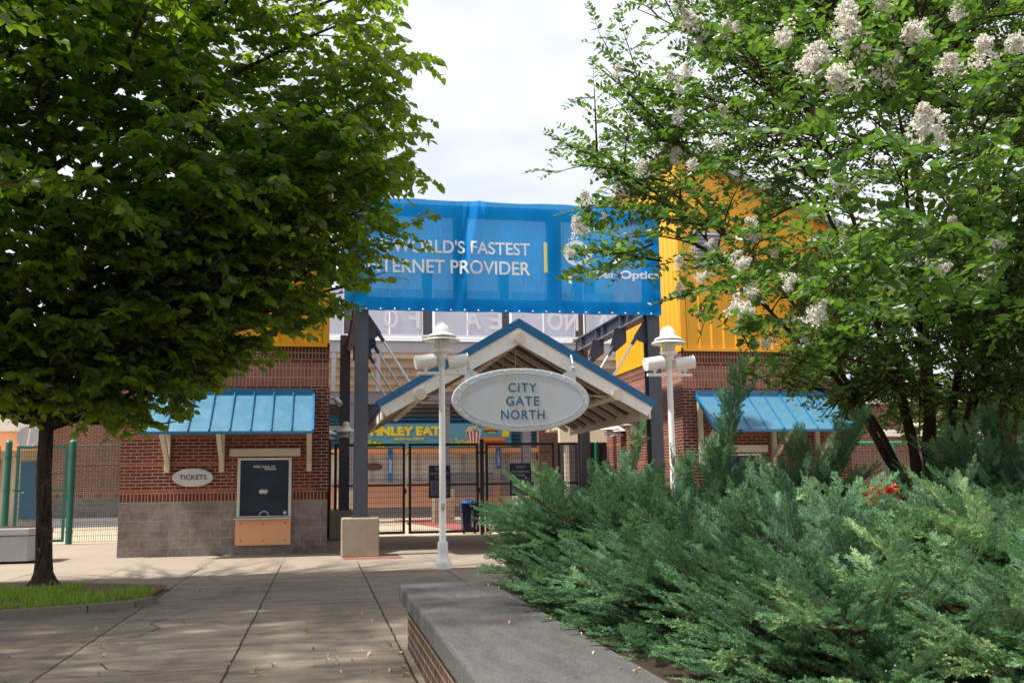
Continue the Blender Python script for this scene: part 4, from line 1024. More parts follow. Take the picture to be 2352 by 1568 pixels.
# fallen leaves
def fallen():
    rr = random.Random(11); protos = []
    for k in range(4):
        V, F, R = scatter(LEAF_T*np.array([1, .9, 1.5+k]), LEAF_F, np.array([[-.5, 0, .15]]), np.array([[1., 0, .0]]), np.array([[.1*k-.1, .15, 1.]]), np.array([1.]), np.array([k/3.]))
        protos.append((V, F, R))
    meshes = []
    for k, (V, F, R) in enumerate(protos):
        o = np_mesh('fallen_leaf', V, F, R, M['dryleaf'], None); meshes.append(o.data); bpy.data.objects.remove(o)
    spots = [(rr.gauss(.1, .45), rr.uniform(7.9, 9.2)) for _ in range(24)]+[(rr.uniform(-2.6, .6), rr.uniform(7.8, 15.5)) for _ in range(34)]
    spots += [(rr.uniform(.60, .68), rr.uniform(7.5, 9.5)) for _ in range(6)]
    for i, (x, y) in enumerate(spots):
        o = bpy.data.objects.new('fallen_leaf', meshes[i % 4]); COL.objects.link(o)
        s = rr.uniform(.028, .062); o.location = (x, y, .004+s*.12); o.scale = (s, s, s); o.rotation_euler = (rr.uniform(-.3, .3), rr.uniform(-.3, .3), rr.uniform(0, 6.28))
        tag(o, 'small dry fallen leaf lying on the concrete pavement', 'leaf', 'dry leaves scattered over the pavement')
    for i in range(34):
        y = rr.uniform(3.5, 8.9); x = 1.5-abs(rr.gauss(0, .16))
        if x < .72: continue
        o = bpy.data.objects.new('fallen_leaf', meshes[i % 4]); COL.objects.link(o)
        s = rr.uniform(.010, .03); o.location = (x, y, .5535+s*.12); o.scale = (s, s, s); o.rotation_euler = (rr.uniform(-.2, .2), rr.uniform(-.2, .2), rr.uniform(0, 6.28))
        tag(o, 'tiny dry leaf scrap lying on the grey cap of the seat wall', 'leaf', 'dry scraps on the seat wall cap')
fallen()
# ================================================================== VEGETATION
class Twigs:
    """collects thin tapered tubes with numpy"""
    def __init__(s): s.V = []; s.F = []; s.n = 0
    def add(s, pts, r0, r1, k=4):
        pts = np.asarray(pts, float); n = len(pts)
        d = np.gradient(pts, axis=0); d = norm(d); ref = np.where(np.abs(d[:, 2:3]) < .9, np.array([[0, 0, 1.]]), np.array([[1., 0, 0]]))
        if np.abs(d[:, 2]).max() > .85: ref = np.repeat([[1., .3, 0]], n, 0)
        a = norm(np.cross(d, ref)); b = np.cross(d, a); r = np.linspace(r0, r1, n)[:, None, None]
        t = np.arange(k)*2*pi/k
        ring = pts[:, None, :]+r*(a[:, None, :]*np.cos(t)[None, :, None]+b[:, None, :]*np.sin(t)[None, :, None])
        s.V.append(ring.reshape(-1, 3)); i = np.arange(n-1)[:, None]*k; j = np.arange(k)[None]; j2 = (j+1) % k
        s.F.append((np.stack([i+j, i+j2, i+k+j2, i+k+j], -1)+s.n).reshape(-1, 4)); s.n += n*k
    def build(s, name, mat, parent):
        V = np.concatenate(s.V); F = np.concatenate(s.F); return np_mesh(name, V, F, np.zeros(len(F)), mat, parent, True)
def bez(p0, p1, p2, n):
    t = np.linspace(0, 1, n)[:, None]; return (1-t)**2*p0+2*t*(1-t)*p1+t*t*p2
A3 = np.array
def frame_of(d):
    d = d/np.linalg.norm(d); r = A3([0, 0, 1.]) if abs(d[2]) < .9 else A3([1., 0, 0]); a = np.cross(d, r); a /= np.linalg.norm(a); return d, a, np.cross(a, d)

def broad_tree(name, base, label, cat, prof, ztop, n_limb, seed, leaf=.115, mats=('bark', 'linden'), trunk_r=.17, lean=(0, 0), zfork=2.4, den=1.0, sun_bias=True, twig_len=.42, yscale=1.0, cut=None, extra=()):
    rg = np.random.default_rng(seed); base = A3(base, float)
    t = thing(name, tuple(base), label, cat)
    zs, rs = zip(*prof); R = lambda z: np.interp(z, zs, rs)
    tw = Twigs(); TR = Twigs()
    # trunk
    n = 14; zz = np.linspace(0, ztop*.86, n); wob = np.cumsum(rg.normal(0, .03, (n, 2)), 0)
    tp = np.stack([base[0]+wob[:, 0]+lean[0]*zz, base[1]+wob[:, 1]+lean[1]*zz, base[2]+zz], 1)
    tr = np.interp(zz, [0, .12, .35, zfork, ztop], [trunk_r*1.75, trunk_r*1.3, trunk_r*1.06, trunk_r*.88, .03])
    m = MB()
    fine = np.concatenate([[0, .08, .18], np.linspace(.35, ztop*.86, 34)])
    px = [np.interp(fine, zz, tp[:, i]-(base[i] if i < 2 else 0)) for i in range(3)]
    rad = np.interp(fine, [0, .08, .18, .35, zfork, ztop], [trunk_r*1.9, trunk_r*1.45, trunk_r*1.2, trunk_r*1.06, trunk_r*.88, .03])
    k = 20; V = []; 
    for i, z in enumerate(fine):
        for q in range(k):
            a = 2*pi*q/k; rr_ = rad[i]*(1+.09*sin(3*a+z*1.5)+.05*sin(7*a-z*2)+rg.normal(0, .02)+(.30*max(0, sin(5*a+1))*max(0, 1-z/.22)))
            V.append((base[0]+px[0][i]+rr_*cos(a), base[1]+px[1][i]+rr_*sin(a), base[2]+z))
    F = [(i*k+q, i*k+(q+1) % k, (i+1)*k+(q+1) % k, (i+1)*k+q) for i in range(len(fine)-1) for q in range(k)]
    m.add(V, F, True); trunk = m.build('trunk', M[mats[0]], t)
    LP = []; LD = []; LN = []; LS = []; LR = []
    def inside(p, slack=1.0):
        dx, dy = p[0]-base[0], (p[1]-base[1])/yscale
        if cut is not None and not cut(p): return False
        return math.hypot(dx, dy) < R(p[2])*slack and p[2] > zs[0]
    def twig(p, d, L):
        d, a, b = frame_of(d); end = p+d*L+A3([0, 0, -.16*L]); mid = p+d*L*.5+A3([0, 0, .06*L])
        if not inside(end, 1.03+rg.normal(0, .035)): return
        pts = bez(p, mid, end, 4); tw.add(pts, .0045, .0018, 3)
        nl = max(3, int(L/.042)); 
        for i in range(nl):
            f = (i+.6)/nl; q = bez(p, mid, end, nl+1)[i+1] if nl > 1 else end
            side = (1 if i % 2 else -1)
            ld = d*.55+a*side*.75+A3([0, 0, -.35+rg.normal(0, .22)])+rg.normal(0, .15, 3)
            LP.append(q); LD.append(ld); LN.append(A3([0, 0, 1.])+rg.normal(0, .75, 3)); LS.append(leaf*rg.uniform(.62, 1.12)); LR.append(min(1, max(0, rg.normal(.42, .22)+(.25 if i >= nl-2 and rg.random() < .3 else 0))))
    for i in range(n_limb+len(extra)):
        f = (i+.5)/n_limb; az = i*2.39996+rg.normal(0, .2)
        zt_ = zs[0]+(ztop-zs[0])*(.06+.90*f**1.05)+rg.normal(0, .15)
        rt_ = R(zt_)*rg.uniform(.84, .98)
        if i >= n_limb: az, zt_, rt_ = extra[i-n_limb]
        z0 = max(zfork-.1, zt_-.42*rt_-rg.uniform(0, .5)); z0 = min(z0, ztop*.84)
        p0 = A3([np.interp(z0, zz, tp[:, 0]), np.interp(z0, zz, tp[:, 1]), base[2]+z0])
        p2 = A3([base[0]+rt_*cos(az), base[1]+rt_*sin(az)*yscale, base[2]+zt_])
        p1 = (p0+p2)/2+A3([0, 0, rg.uniform(.15, .5)*rt_*.35])
        nn = 10; pts = bez(p0, p1, p2, nn); pts[1:-1] += rg.normal(0, .05, (nn-2, 3))
        L = np.linalg.norm(p2-p0); tw.add(pts, .028+.007*L, .009, 6)
        ns = int(L/.30*den)
        for j in range(ns):
            u = .14+.86*(j+rg.random()*.6)/ns; x = u*(nn-1); a0 = int(min(x, nn-2)); q = pts[a0]+(pts[a0+1]-pts[a0])*(x-a0)
            d, a, b = frame_of(pts[a0+1]-pts[a0]); sd = (1 if j % 2 else -1)
            dd = d*.62+a*sd*rg.uniform(.5, .95)+A3([0, 0, 1])*rg.normal(.05, .33); dd /= np.linalg.norm(dd)
            l2 = rg.uniform(.7, 1.5)*(1.15-.45*u); e = q+dd*l2; mm = q+dd*l2*.5+A3([0, 0, .08*l2]); e = e+A3([0, 0, -.10*l2])
            sp = bez(q, mm, e, 6)
            if not inside(e, 1.0): continue
            tw.add(sp, .012, .004, 4)
            nt_ = int(l2/.10*den)
            for g in range(nt_):
                v = .12+.88*(g+rg.random()*.5)/nt_; x = v*5; b0 = int(min(x, 4)); w = sp[b0]+(sp[b0+1]-sp[b0])*(x-b0)
                d2, a2, c2 = frame_of(sp[b0+1]-sp[b0]); sg = (1 if g % 2 else -1)
                twig(w, d2*.65+a2*sg*.8+A3([0, 0, 1])*rg.normal(.0, .35), twig_len*rg.uniform(.6, 1.2))
            twig(e, dd, twig_len)
    V, F, Rn = scatter(LEAF_T, LEAF_F, LP, LD, LN, LS, A3(LR))
    cr_ = np_mesh('crown', V, F, Rn, M[mats[1]], t, False)
    b_ = tw.build('branches', M[mats[0]], t)
    print(name, 'leaves', len(LP)); return t
prof1 = [(1.95, 1.3), (2.4, 2.2), (3.0, 2.7), (4.0, 4.1), (4.8, 5.2), (6.0, 5.85), (8.2, 5.75), (9.0, 5.6), (9.8, 5.5), (11, 4.6), (12.3, 2.2)]
broad_tree('shade_tree', (-4.0, 16.0, .04), 'large broadleaf tree with a dark trunk in the small lawn at the left', 'tree', prof1, 11.6, 112, 7, leaf=.165, trunk_r=.108, den=.86, cut=lambda p: p[1] < 16.75+.25*math.sin(p[0]*2), extra=[(-.5, 4.6, 4.3), (-.2, 4.3, 4.4), (.1, 4.7, 4.6), (.3, 4.4, 4.2), (-.7, 5.2, 4.9), (-.35, 5.4, 5.0), (0, 5.3, 5.2), (.2, 5.8, 5.0), (-.5, 6.2, 5.2), (-.15, 6.4, 5.4), (-.9, 5.0, 4.6), (.1, 6.8, 5.0), (-.3, 4.9, 3.6), (-.1, 5.9, 4.2), (-.4, 7.2, 5.2)], lean=(-.012, 0), twig_len=.46)
prof2 = [(3.4, 1.2), (3.9, 2.8), (4.6, 4.3), (5.6, 5.3), (7.0, 5.3), (8.5, 3.8), (9.5, 1.5)]
broad_tree('shade_tree', (-6.6, 8.9, 0), 'nearer broadleaf tree whose dark limbs reach in from the upper left', 'tree', prof2, 9.2, 40, 21, leaf=.125, trunk_r=.15, den=.8, twig_len=.42)
prof3 = [(1.8, 2.5), (3, 3.6), (5, 4.4), (8, 4.2), (10, 2.5), (11, .8)]
broad_tree('background_tree', (14.8, 19.5, 0), 'sunlit yellow green tree standing behind the flowering tree at the right', 'tree', prof3, 10.5, 26, 33, leaf=.17, mats=('bark', 'bgtree'), trunk_r=.2, den=.62, twig_len=.5)

# ------------------------------------------------ crape myrtle
def crape():
    rg = np.random.default_rng(44); base = A3([6.35, 9.6, .53])
    t = thing('flowering_tree', tuple(base), 'multi stemmed tree with white flower clusters rising behind the junipers', 'tree')
    zs = [1.9, 2.3, 2.8, 3.3, 3.9, 4.8, 6.0, 7.0, 8.2, 9.2]; rs = [1.0, 1.5, 2.2, 3.1, 3.9, 4.1, 3.8, 3.4, 2.4, .9]
    R = lambda z: float(np.interp(z, zs, rs))
    tw = Twigs(); stems = []; LP, LD, LN, LS, LR = [], [], [], [], []
    inside = lambda p, s=1.: math.hypot(p[0]-base[0], (p[1]-base[1])) < R(p[2])*s and p[2] > 1.75
    tips = []
    def shoot(p, d, L, droop=.12, scale=1., force=False, young=0):
        d, a, b = frame_of(d); end = p+d*L+A3([0, 0, -droop*L]); mid = p+d*L*.55+A3([0, 0, .08*L])
        if not force and not inside(end, 1.02+rg.normal(0, .05)): return
        n = max(4, int(L/.05)); pts = bez(p, mid, end, n+1); tw.add(pts[::max(1, n//5)] if n > 6 else pts, .004, .0015, 3)
        roll_ = rg.uniform(-.7, .7)
        for i in range(1, n+1):
            dd, a, b = frame_of(pts[i]-pts[i-1]); 
            for sd in (-1, 1):
                if rg.random() < .06: continue
                ld = dd*.45+(a*cos(roll_)+b*sin(roll_))*sd*.9+A3([0, 0, .12+rg.normal(0, .18)])
                LP.append(pts[i]); LD.append(ld); LN.append(A3([0, 0, 1.])+rg.normal(0, .7, 3)); LS.append(scale*.082*rg.uniform(.7, 1.15)*(1-.35*(i/n)**3)); LR.append(min(1, max(0, rg.normal(.42, .2)+young)))
        tips.append((end, norm(pts[-1]-pts[-2]+A3([0, 0, .2]))))
    def bough(q, dd, l2, w0=.012, ns=None):
        dd = dd/np.linalg.norm(dd); e = q+dd*l2+A3([0, 0, -.14*l2]); mm = q+dd*l2*.5+A3([0, 0, .10*l2]); sp = bez(q, mm, e, 7)
        if not inside(e, 1.0): return
        tw.add(sp, w0, .004, 4)
        n = int(l2/.105)
        for g in range(n):
            v = .12+.88*(g+rg.random()*.5)/n; x = v*6; b0 = int(min(x, 5)); w = sp[b0]+(sp[b0+1]-sp[b0])*(x-b0); d2, a2, c2 = frame_of(sp[b0+1]-sp[b0]); sg = 1 if g % 2 else -1
            shoot(w, d2*.7+a2*sg*.7+A3([0, 0, 1])*rg.normal(.12, .4), rg.uniform(.22, .46))
        shoot(e, dd, .4)
    # stems fan out from the base
    S_ = [(-1.9, 2.9, .2), (-1.5, 3.8, -.7), (-.7, 4.6, .5), (-.25, 5.2, -.5), (.35, 5.0, .3), (1.1, 4.5, -.3), (1.8, 3.2, .5), (-1.2, 4.2, -1.7), (.6, 4.0, -1.9), (2.4, 3.6, -.8), (-1.7, 3.6, 1.0)]
    m = MB()
    for i, (dx, dz, dy) in enumerate(S_):
        p0 = base+A3([dx*.05, dy*.04, -.1]); p2 = base+A3([dx, dy, dz]); p1 = base+A3([dx*.20, dy*.2, dz*.55])
        pts = bez(p0, p1, p2, 12); pts[1:-1] += rg.normal(0, .018, (10, 3)); rad = np.linspace(.06 if i < 7 else .042, .013, 12)
        m.path([Vector(p) for p in pts], rad, 10); stems.append(pts)
    m.build('trunk', M['bark_crape'], t)
    nb = 0
    for i in range(215):
        zt_ = zs[0]+.15+(8.6-zs[0])*((i+.5)/215)**.92; az = i*2.39996+rg.normal(0, .25); rr_ = R(zt_)*rg.uniform(.45, .97)
        p2 = base*A3([1, 1, 0])+A3([rr_*cos(az), rr_*sin(az), zt_])
        if p2[1] > 12.4 and zt_ < 6: continue
        if p2[1] > 11 and zt_ < 3.6: continue
        if p2[0] < 4.8 and rg.random() > .58+.1*(p2[2] > 5.5): continue
        # nearest stem point below it
        best = None
        for st in stems:
            for k in range(4, 12):
                dz = p2[2]-st[k][2]; dist = np.linalg.norm(p2-st[k])
                if dz < .15*dist: dist += 1.5
                if best is None or dist < best[0]: best = (dist, st[k])
        p0 = best[1]; L = np.linalg.norm(p2-p0); p1 = (p0+p2)/2+A3([0, 0, .16*L]); pts = bez(p0, p1, p2, 8); tw.add(pts, .007+.005*L, .005, 5)
        n = max(2, int(L/.30))
        for j in range(n):
            u = .3+.7*(j+rg.random()*.5)/n; x = u*7; a0 = int(min(x, 6)); q = pts[a0]+(pts[a0+1]-pts[a0])*(x-a0); d, a, b = frame_of(pts[a0+1]-pts[a0]); sd = 1 if j % 2 else -1
            bough(q, d*.6+a*sd*rg.uniform(.4, .9)+A3([0, 0, 1])*rg.normal(.08, .35), rg.uniform(.5, 1.05))
        bough(p2, p2-p0, .5)
    for i in range(190):      # low skirt of foliage over the stems
        zt_ = rg.uniform(2.1, 4.0); az = rg.uniform(0, 6.28); rr_ = R(zt_)*rg.uniform(.25, .95); p2 = base*A3([1, 1, 0])+A3([rr_*cos(az), rr_*sin(az), zt_+.1])
        if p2[0] < 5.3 or (p2[1] > 11 and zt_ < 2.7): continue
        p0 = base+A3([(p2[0]-base[0])*.5, (p2[1]-base[1])*.5, zt_-.1]); bough(p0, p2-p0+A3([0, 0, .05]), rg.uniform(.7, 1.1)); bough(p2, p2-p0, .5)
    # long arching shoots that leave the crown at the left
    for (x, y, Yd, x2, y2, Yd2, L) in ((1500, 440, 8.6, 1262, 312, 8.3, 0), (1640, 230, 8.6, 1450, 200, 8.4, 0), (1680, 100, 8.7, 1530, 60, 8.5, 0), (1600, 330, 8.5, 1430, 330, 8.4, 0), (1540, 420, 8.6, 1330, 380, 8.2, 0), (1560, 330, 8.6, 1368, 150, 8.3, 0), (1600, 300, 8.7, 1378, 112, 8.6, 0), (1640, 140, 8.8, 1560, 20, 8.6, 0), (1520, 600, 8.4, 1300, 575, 8.1, 0),
                                    (1620, 520, 8.4, 1340, 470, 8.2, 0), (1760, 640, 8.3, 1500, 700, 8.0, 0), (1500, 560, 8.3, 1370, 640, 8.0, 0), (1640, 400, 8.6, 1440, 250, 8.5, 0), (1580, 500, 8.6, 1370, 400, 8.4, 0), (1700, 760, 8.2, 1730, 820, 8.0, 0)):
        p = A3(at(x, y, Yd)); e = A3(at(x2, y2, Yd2)); L = np.linalg.norm(e-p); d = (e-p)/L
        tw.add(bez(p, (p+e)/2+A3([0, 0, .05]), e, 6), .010, .003, 4)
        shoot(p+d*L*.15, d, L*.86, .0, 1.25, True)
        for j in range(int(L/.10)):
            u = .02+.75*j/(L/.10); q = p+(e-p)*u; _, a, b = frame_of(d); shoot(q, d*.75+a*(1 if j % 2 else -1)*.6+A3([0, 0, 1])*rg.normal(.1, .3), rg.uniform(.2, .42)*(1.1-u*.6), .1, 1.05, True)
    main = (LP, LD, LN, LS, LR)
    # flower clusters: crinkled florets with stems and buds, four kinds copied
    def cluster(kind):
        r2 = np.random.default_rng(kind); n = 250; P = []; 
        for i in range(n):
            u = r2.random(); w = ((1-u)**.7*.62+.10)*(1+.35*sin(9*u+kind)+.3*sin(3*r2.uniform(0, 2.1)+kind)); a = r2.uniform(0, 6.28); rr_ = w*math.sqrt(r2.random()); P.append((rr_*cos(a), rr_*sin(a), u*1.5))
        P = A3(P); pt = np.repeat(P, 5, 0); k = len(pt); D = r2.normal(0, 1, (k, 3)); D[:, 2] += .3; N = r2.normal(0, 1, (k, 3))
        V, F, Rn = scatter(A3([(0, 0, 0), (.5, -.45, .15), (1, -.2, -.1), (1.05, .25, .15), (.5, .5, -.1)]), A3([(0, 1, 2), (0, 2, 3), (0, 3, 4)]).astype(int), pt, D, N, r2.uniform(.065, .125, k), r2.uniform(0, 1, k))
        b = np.random.default_rng(kind+9); nb_ = 60; Pb = []
        for i in range(nb_):
            u = b.random(); w = (1-u)**.7*.70+.10; a = b.uniform(0, 6.28); rr_ = w*b.uniform(.75, 1.1); Pb.append((rr_*cos(a), rr_*sin(a), u*1.6))
        Pb = A3(Pb); oc = A3([(.5, 0, 0), (-.5, 0, 0), (0, .5, 0), (0, -.5, 0), (0, 0, .5), (0, 0, -.5)]); of = A3([(0, 2, 4), (2, 1, 4), (1, 3, 4), (3, 0, 4), (2, 0, 5), (1, 2, 5), (3, 1, 5), (0, 3, 5)])
        Vb, Fb, Rb = scatter(oc, of, Pb, np.tile([1., 0, 0], (nb_, 1)), np.tile([0, 0, 1.], (nb_, 1)), np.full(nb_, .075), np.zeros(nb_))
        o = np_mesh('flower_cluster', np.concatenate([V, Vb]), np.concatenate([F, Fb+len(V)]), np.concatenate([Rn, Rb]), M['petal'], None)
        o.data.materials.append(M['bud']); mi = np.zeros(len(F)+len(Fb), np.int32); mi[len(F):] = 1; o.data.polygons.foreach_set('material_index', mi)
        me = o.data; bpy.data.objects.remove(o); return me
    ME = [cluster(k) for k in range(4)]
    spots = [(1930, 180, 5.6, 1.0), (1870, 140, 5.7, 1.), (1800, 85, 6.0, .8), (2100, 75, 5.6, .95), (2040, 155, 5.8, .9), (1945, 45, 5.9, 1.), (1955, 85, 5.7, 1.05), (2130, 290, 5.4, 1.15), (2260, 120, 5.6, .9), (2180, 150, 5.7, .8),
             (1935, 425, 6.4, .8), (1585, 50, 7.6, .9), (1345, 455, 7.6, .65), (1328, 520, 7.6, .75), (1310, 580, 7.8, .5), (1590, 375, 8.0, .6), (1725, 508, 7.2, .5), (1905, 560, 7.2, .55), (1705, 605, 6.8, .65), (1612, 635, 7, .5),
             (1812, 648, 6.6, .65), (1728, 670, 6.8, .65), (1702, 708, 6.6, .85), (1878, 720, 6.4, .85), (2020, 665, 6.6, .65), (2065, 655, 6.6, .65), (2155, 615, 6.6, .8), (2270, 620, 6.6, .75), (2190, 512, 6.8, .6), (1760, 788, 6.8, .5), (1850, 782, 6.9, .45),
             (1560, 205, 8.2, .5), (1660, 250, 8.0, .5), (1650, 330, 8.0, .5), (1690, 60, 7.6, .5), (1780, 578, 7.4, .45), (1560, 600, 7.6, .55), (2290, 560, 6.2, .6), (2330, 100, 5.8, .8), (2200, 30, 6.0, .7), (2030, 10, 6.0, .8), (1632, 558, 7.6, .4)]
    for i, (x, y, Yd, s) in enumerate(spots):
        o = bpy.data.objects.new('flower_cluster', ME[i % 4]); COL.objects.link(o); o.parent = t
        p = at(x, y, Yd); s *= .10+.06*s; dirv = Vector((rg.normal(-.3, .4), rg.normal(-.35, .3), rg.normal(.35, .45))).normalized()
        o.location = p-dirv*s*.7-ORG[t.name]; o.scale = (s, s, s); o.rotation_euler = dirv.to_track_quat('Z', 'Y').to_euler()
    # smaller clusters at the ends of shoots all over the near side of the crown
    cand = [k for k, (e, d) in enumerate(tips) if e[1] < 9.0 and e[2] > 2.9 and e[2] < 7.6 and math.hypot(e[0]-base[0], e[1]-base[1]) > .74*R(e[2]) and e[0] < 8]
    for i, k in enumerate(rg.choice(cand, 56, replace=False)):
        e, d = tips[k]; o = bpy.data.objects.new('flower_cluster', ME[i % 4]); COL.objects.link(o); o.parent = t; s = rg.uniform(.06, .115)
        dv = Vector(d*.6)+Vector((rg.normal(0, .3), -.25, rg.normal(.25, .3))); o.location = Vector(e)-ORG[t.name]; o.scale = (s, s, s); o.rotation_euler = dv.to_track_quat('Z', 'Y').to_euler()
    # leafy sprays carrying the clusters
    for i, (x, y, Yd, s) in enumerate(spots):
        p = A3(at(x, y, Yd)); r_ = A3([base[0], base[1], p[2]-.2])-p; r_ /= np.linalg.norm(r_)
        for q in range(4):
            dq = -(r_)*1.0+rg.normal(0, .45, 3); dq /= np.linalg.norm(dq); shoot(p-dq*.42-A3([0, 0, .08])+rg.normal(0, .07, 3), dq, .42, .1, 1.15, True, .18)
    # bright outer shoots at the right, nearer to us
    for i in range(150):
        x, y = rg.uniform(1850, 2420), rg.uniform(330, 760); 
        if x < 1850+(y-330)*.1: continue
        p = A3(at(x, y, rg.uniform(5.3, 7.0))); dq = A3([rg.normal(-.5, .5), rg.normal(-.3, .4), rg.normal(.1, .3)]); shoot(p, dq, rg.uniform(.25, .5), .12, 1.1, True, .2)
    for i in range(70):
        x, y = rg.uniform(1800, 2400), rg.uniform(-20, 330); p = A3(at(x, y, rg.uniform(5.6, 7.2))); dq = A3([rg.normal(-.5, .5), rg.normal(-.3, .4), rg.normal(.1, .3)]); shoot(p, dq, rg.uniform(.25, .5), .12, 1.1, True, .2)
    V, F, Rn = scatter(LEAF_E, LEAF_F, LP, LD, LN, LS, A3(LR)); np_mesh('crown', V, F, Rn, M['crape'], t); tw.build('branches', M['bark_crape'], t)
    print('crape', len(LP))
crape()

# ------------------------------------------------ junipers
def spray_template(seed):
    r = np.random.default_rng(seed); Q = []
    def quad(p, d, L, w):
        d = norm(d); s = norm(np.cross(d, A3([0, 0, 1.])+r.normal(0, .5, 3))); m = p+d*L*.45; Q.append(np.stack([p, m-s*w, p+d*L, m+s*w]))
    quad(A3([0, 0, 0.]), A3([1, 0, 0.]), 1., .022)
    n = 11
    for i in range(n):
        u = .06+.86*i/n
        for sd in (-1, 1):
            L = .40*(1-.62*u)*r.uniform(.75, 1.2); th = radians(r.uniform(30, 48))*sd; d = A3([cos(th), sin(th), r.normal(.10, .22)]); p = A3([u+sd*.02, 0, 0.]); quad(p, d, L, .021)
            for j in range(2):
                for s2 in (-1, 1):
                    th2 = th+s2*radians(r.uniform(28, 45)); quad(p+d*L*(.25+.34*j), A3([cos(th2), sin(th2), r.normal(.05, .35)]), L*.5*(1-.3*j), .020)
    V = np.concatenate(Q); return V, np.arange(len(V)).reshape(-1, 4)
SPR = [spray_template(s) for s in range(3)]
def juniper(base, label, shoots, seed, spray=.17, dens=1.0, berries=.0, tone=0., narrow=1.):
    """shoots: list of (azimuth deg, elevation deg, length, tip rise)"""
    rg = np.random.default_rng(seed); base = A3(base, float)
    t = thing('juniper_shrub', tuple(base), label, 'shrub', 'juniper shrubs in the raised planter')
    tw = Twigs(); P = [[], [], []]; D = [[], [], []]; N = [[], [], []]; S_ = [[], [], []]; R_ = [[], [], []]; BP = []
    for (az, el, L, rise) in shoots:
        a = radians(az); e = radians(el); d0 = A3([sin(a)*cos(e), cos(a)*cos(e), sin(e)])
        p2 = base+d0*L+A3([0, 0, rise*L]); p1 = base+d0*L*.55+A3([0, 0, .06*L])+rg.normal(0, .05, 3); nn = 12; pts = bez(base+rg.normal(0, .05, 3)*A3([1, 1, .1]), p1, p2, nn); pts[1:-1] += rg.normal(0, .012, (nn-2, 3)); lim = 1.2 if p2[1] > 7.5 else 1.55
        pk = pts[pts[:, 0] > lim]; pk = pk if len(pk) > 2 else pts[:3]; tw.add(pk, .012+.008*L, .003, 5)
        nb = int(L/.078*dens)
        for j in range(nb):
            u = .16+.84*(j+rg.random()*.4)/nb; x = u*(nn-1); k = int(min(x, nn-2)); q = pts[k]+(pts[k+1]-pts[k])*(x-k)
            d, s, up_ = frame_of(pts[k+1]-pts[k]); 
            up_ = -up_ if up_[2] < 0 else up_
            sd = 1 if j % 2 else -1
            l2 = (.56*(1-u)**.75+.12)*rg.uniform(.5, 1.2)*min(1.25, .6+L*.45)*narrow; ang = rg.normal(0, .5); pt_ = rg.normal(0, .16)
            dd = norm(d*.85+(s*cos(ang)*sd+up_*(abs(sin(ang))*.8+.1))*.75); e2 = q+dd*l2+A3([0, 0, .08*l2])
            if e2[0] < (1.18 if e2[1] > 7.5 else 1.22+.18*min(1, (7.5-e2[1])/.8)): continue
            if l2 > .13: tw.add(bez(q, q+dd*l2*.5, e2, 4), .004, .0015, 3)
            ms = max(1, int(l2/.034))
            for g in range(ms):
                v = (g+.5)/ms; w = q+(e2-q)*v; _, s3, u3 = frame_of(dd); sg = 1 if g % 2 else -1; u3 = -u3 if u3[2] < 0 else u3
                if w[0] < (1.22 if w[1] > 7.5 else 1.22+.22*min(1, (7.5-w[1])/.8)): continue
                dz = norm(dd*.9+s3*sg*rg.uniform(.35, .8)+u3*rg.normal(.12, .16)); kx = int(rg.integers(0, 3))
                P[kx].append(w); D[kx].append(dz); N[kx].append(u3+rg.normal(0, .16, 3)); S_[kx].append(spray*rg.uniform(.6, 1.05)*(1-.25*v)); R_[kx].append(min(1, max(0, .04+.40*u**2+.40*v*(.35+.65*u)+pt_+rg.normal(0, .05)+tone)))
                if rg.random() < berries: BP.append(w+dz*spray*rg.uniform(.2, .6)+u3*.02+rg.normal(0, .012, 3))
            kx = int(rg.integers(0, 3)); P[kx].append(e2); D[kx].append(dd); N[kx].append(up_+rg.normal(0, .3, 3)); S_[kx].append(spray*rg.uniform(.75, 1.1)); R_[kx].append(min(1, max(0, .25+.5*u**2+rg.normal(0, .1)+tone)))
        for q_ in range(4):
            if pts[-1][0] < (1.2 if pts[-1][1] > 7.5 else 1.6): break
            kx = q_ % 3; P[kx].append(pts[-1-(q_ % 2)]); D[kx].append(norm(pts[-1]-pts[-2])+rg.normal(0, .22, 3)); N[kx].append(rg.normal(0, .3, 3)+A3([0, 0, 1.])); S_[kx].append(spray*1.1); R_[kx].append(min(1, .8+tone))
    Vs, Fs, Rs = [], [], []; n0 = 0
    for kx in range(3):
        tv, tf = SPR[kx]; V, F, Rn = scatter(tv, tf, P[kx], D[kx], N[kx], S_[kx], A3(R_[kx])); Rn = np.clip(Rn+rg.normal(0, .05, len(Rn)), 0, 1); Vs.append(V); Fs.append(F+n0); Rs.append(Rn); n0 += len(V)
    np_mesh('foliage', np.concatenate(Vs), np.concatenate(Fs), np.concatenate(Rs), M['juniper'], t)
    tw.build('branches', M['jtwig'], t)
    if BP:
        oc = A3([(.5, 0, 0), (-.5, 0, 0), (0, .5, 0), (0, -.5, 0), (0, 0, .5), (0, 0, -.5)]); of = A3([(0, 2, 4), (2, 1, 4), (1, 3, 4), (3, 0, 4), (2, 0, 5), (1, 2, 5), (3, 1, 5), (0, 3, 5)])
        k = len(BP); V, F, Rn = scatter(oc, of, BP, np.tile([1., 0, 0], (k, 1)), np.tile([0, 0, 1.], (k, 1)), rg.uniform(.006, .0095, k), np.zeros(k)); o = np_mesh('berries', V, F, Rn, M['berry'], t, True); o['kind'] = 'stuff'
    print('juniper', sum(len(x) for x in P)); return t
def fan(n, az0, az1, el0, el1, L0, L1, rise, seed):
    r = np.random.default_rng(seed); return [(az0+(az1-az0)*(i+r.random())/n, r.uniform(el0, el1), r.uniform(L0, L1), r.normal(rise, .05)) for i in range(n)]
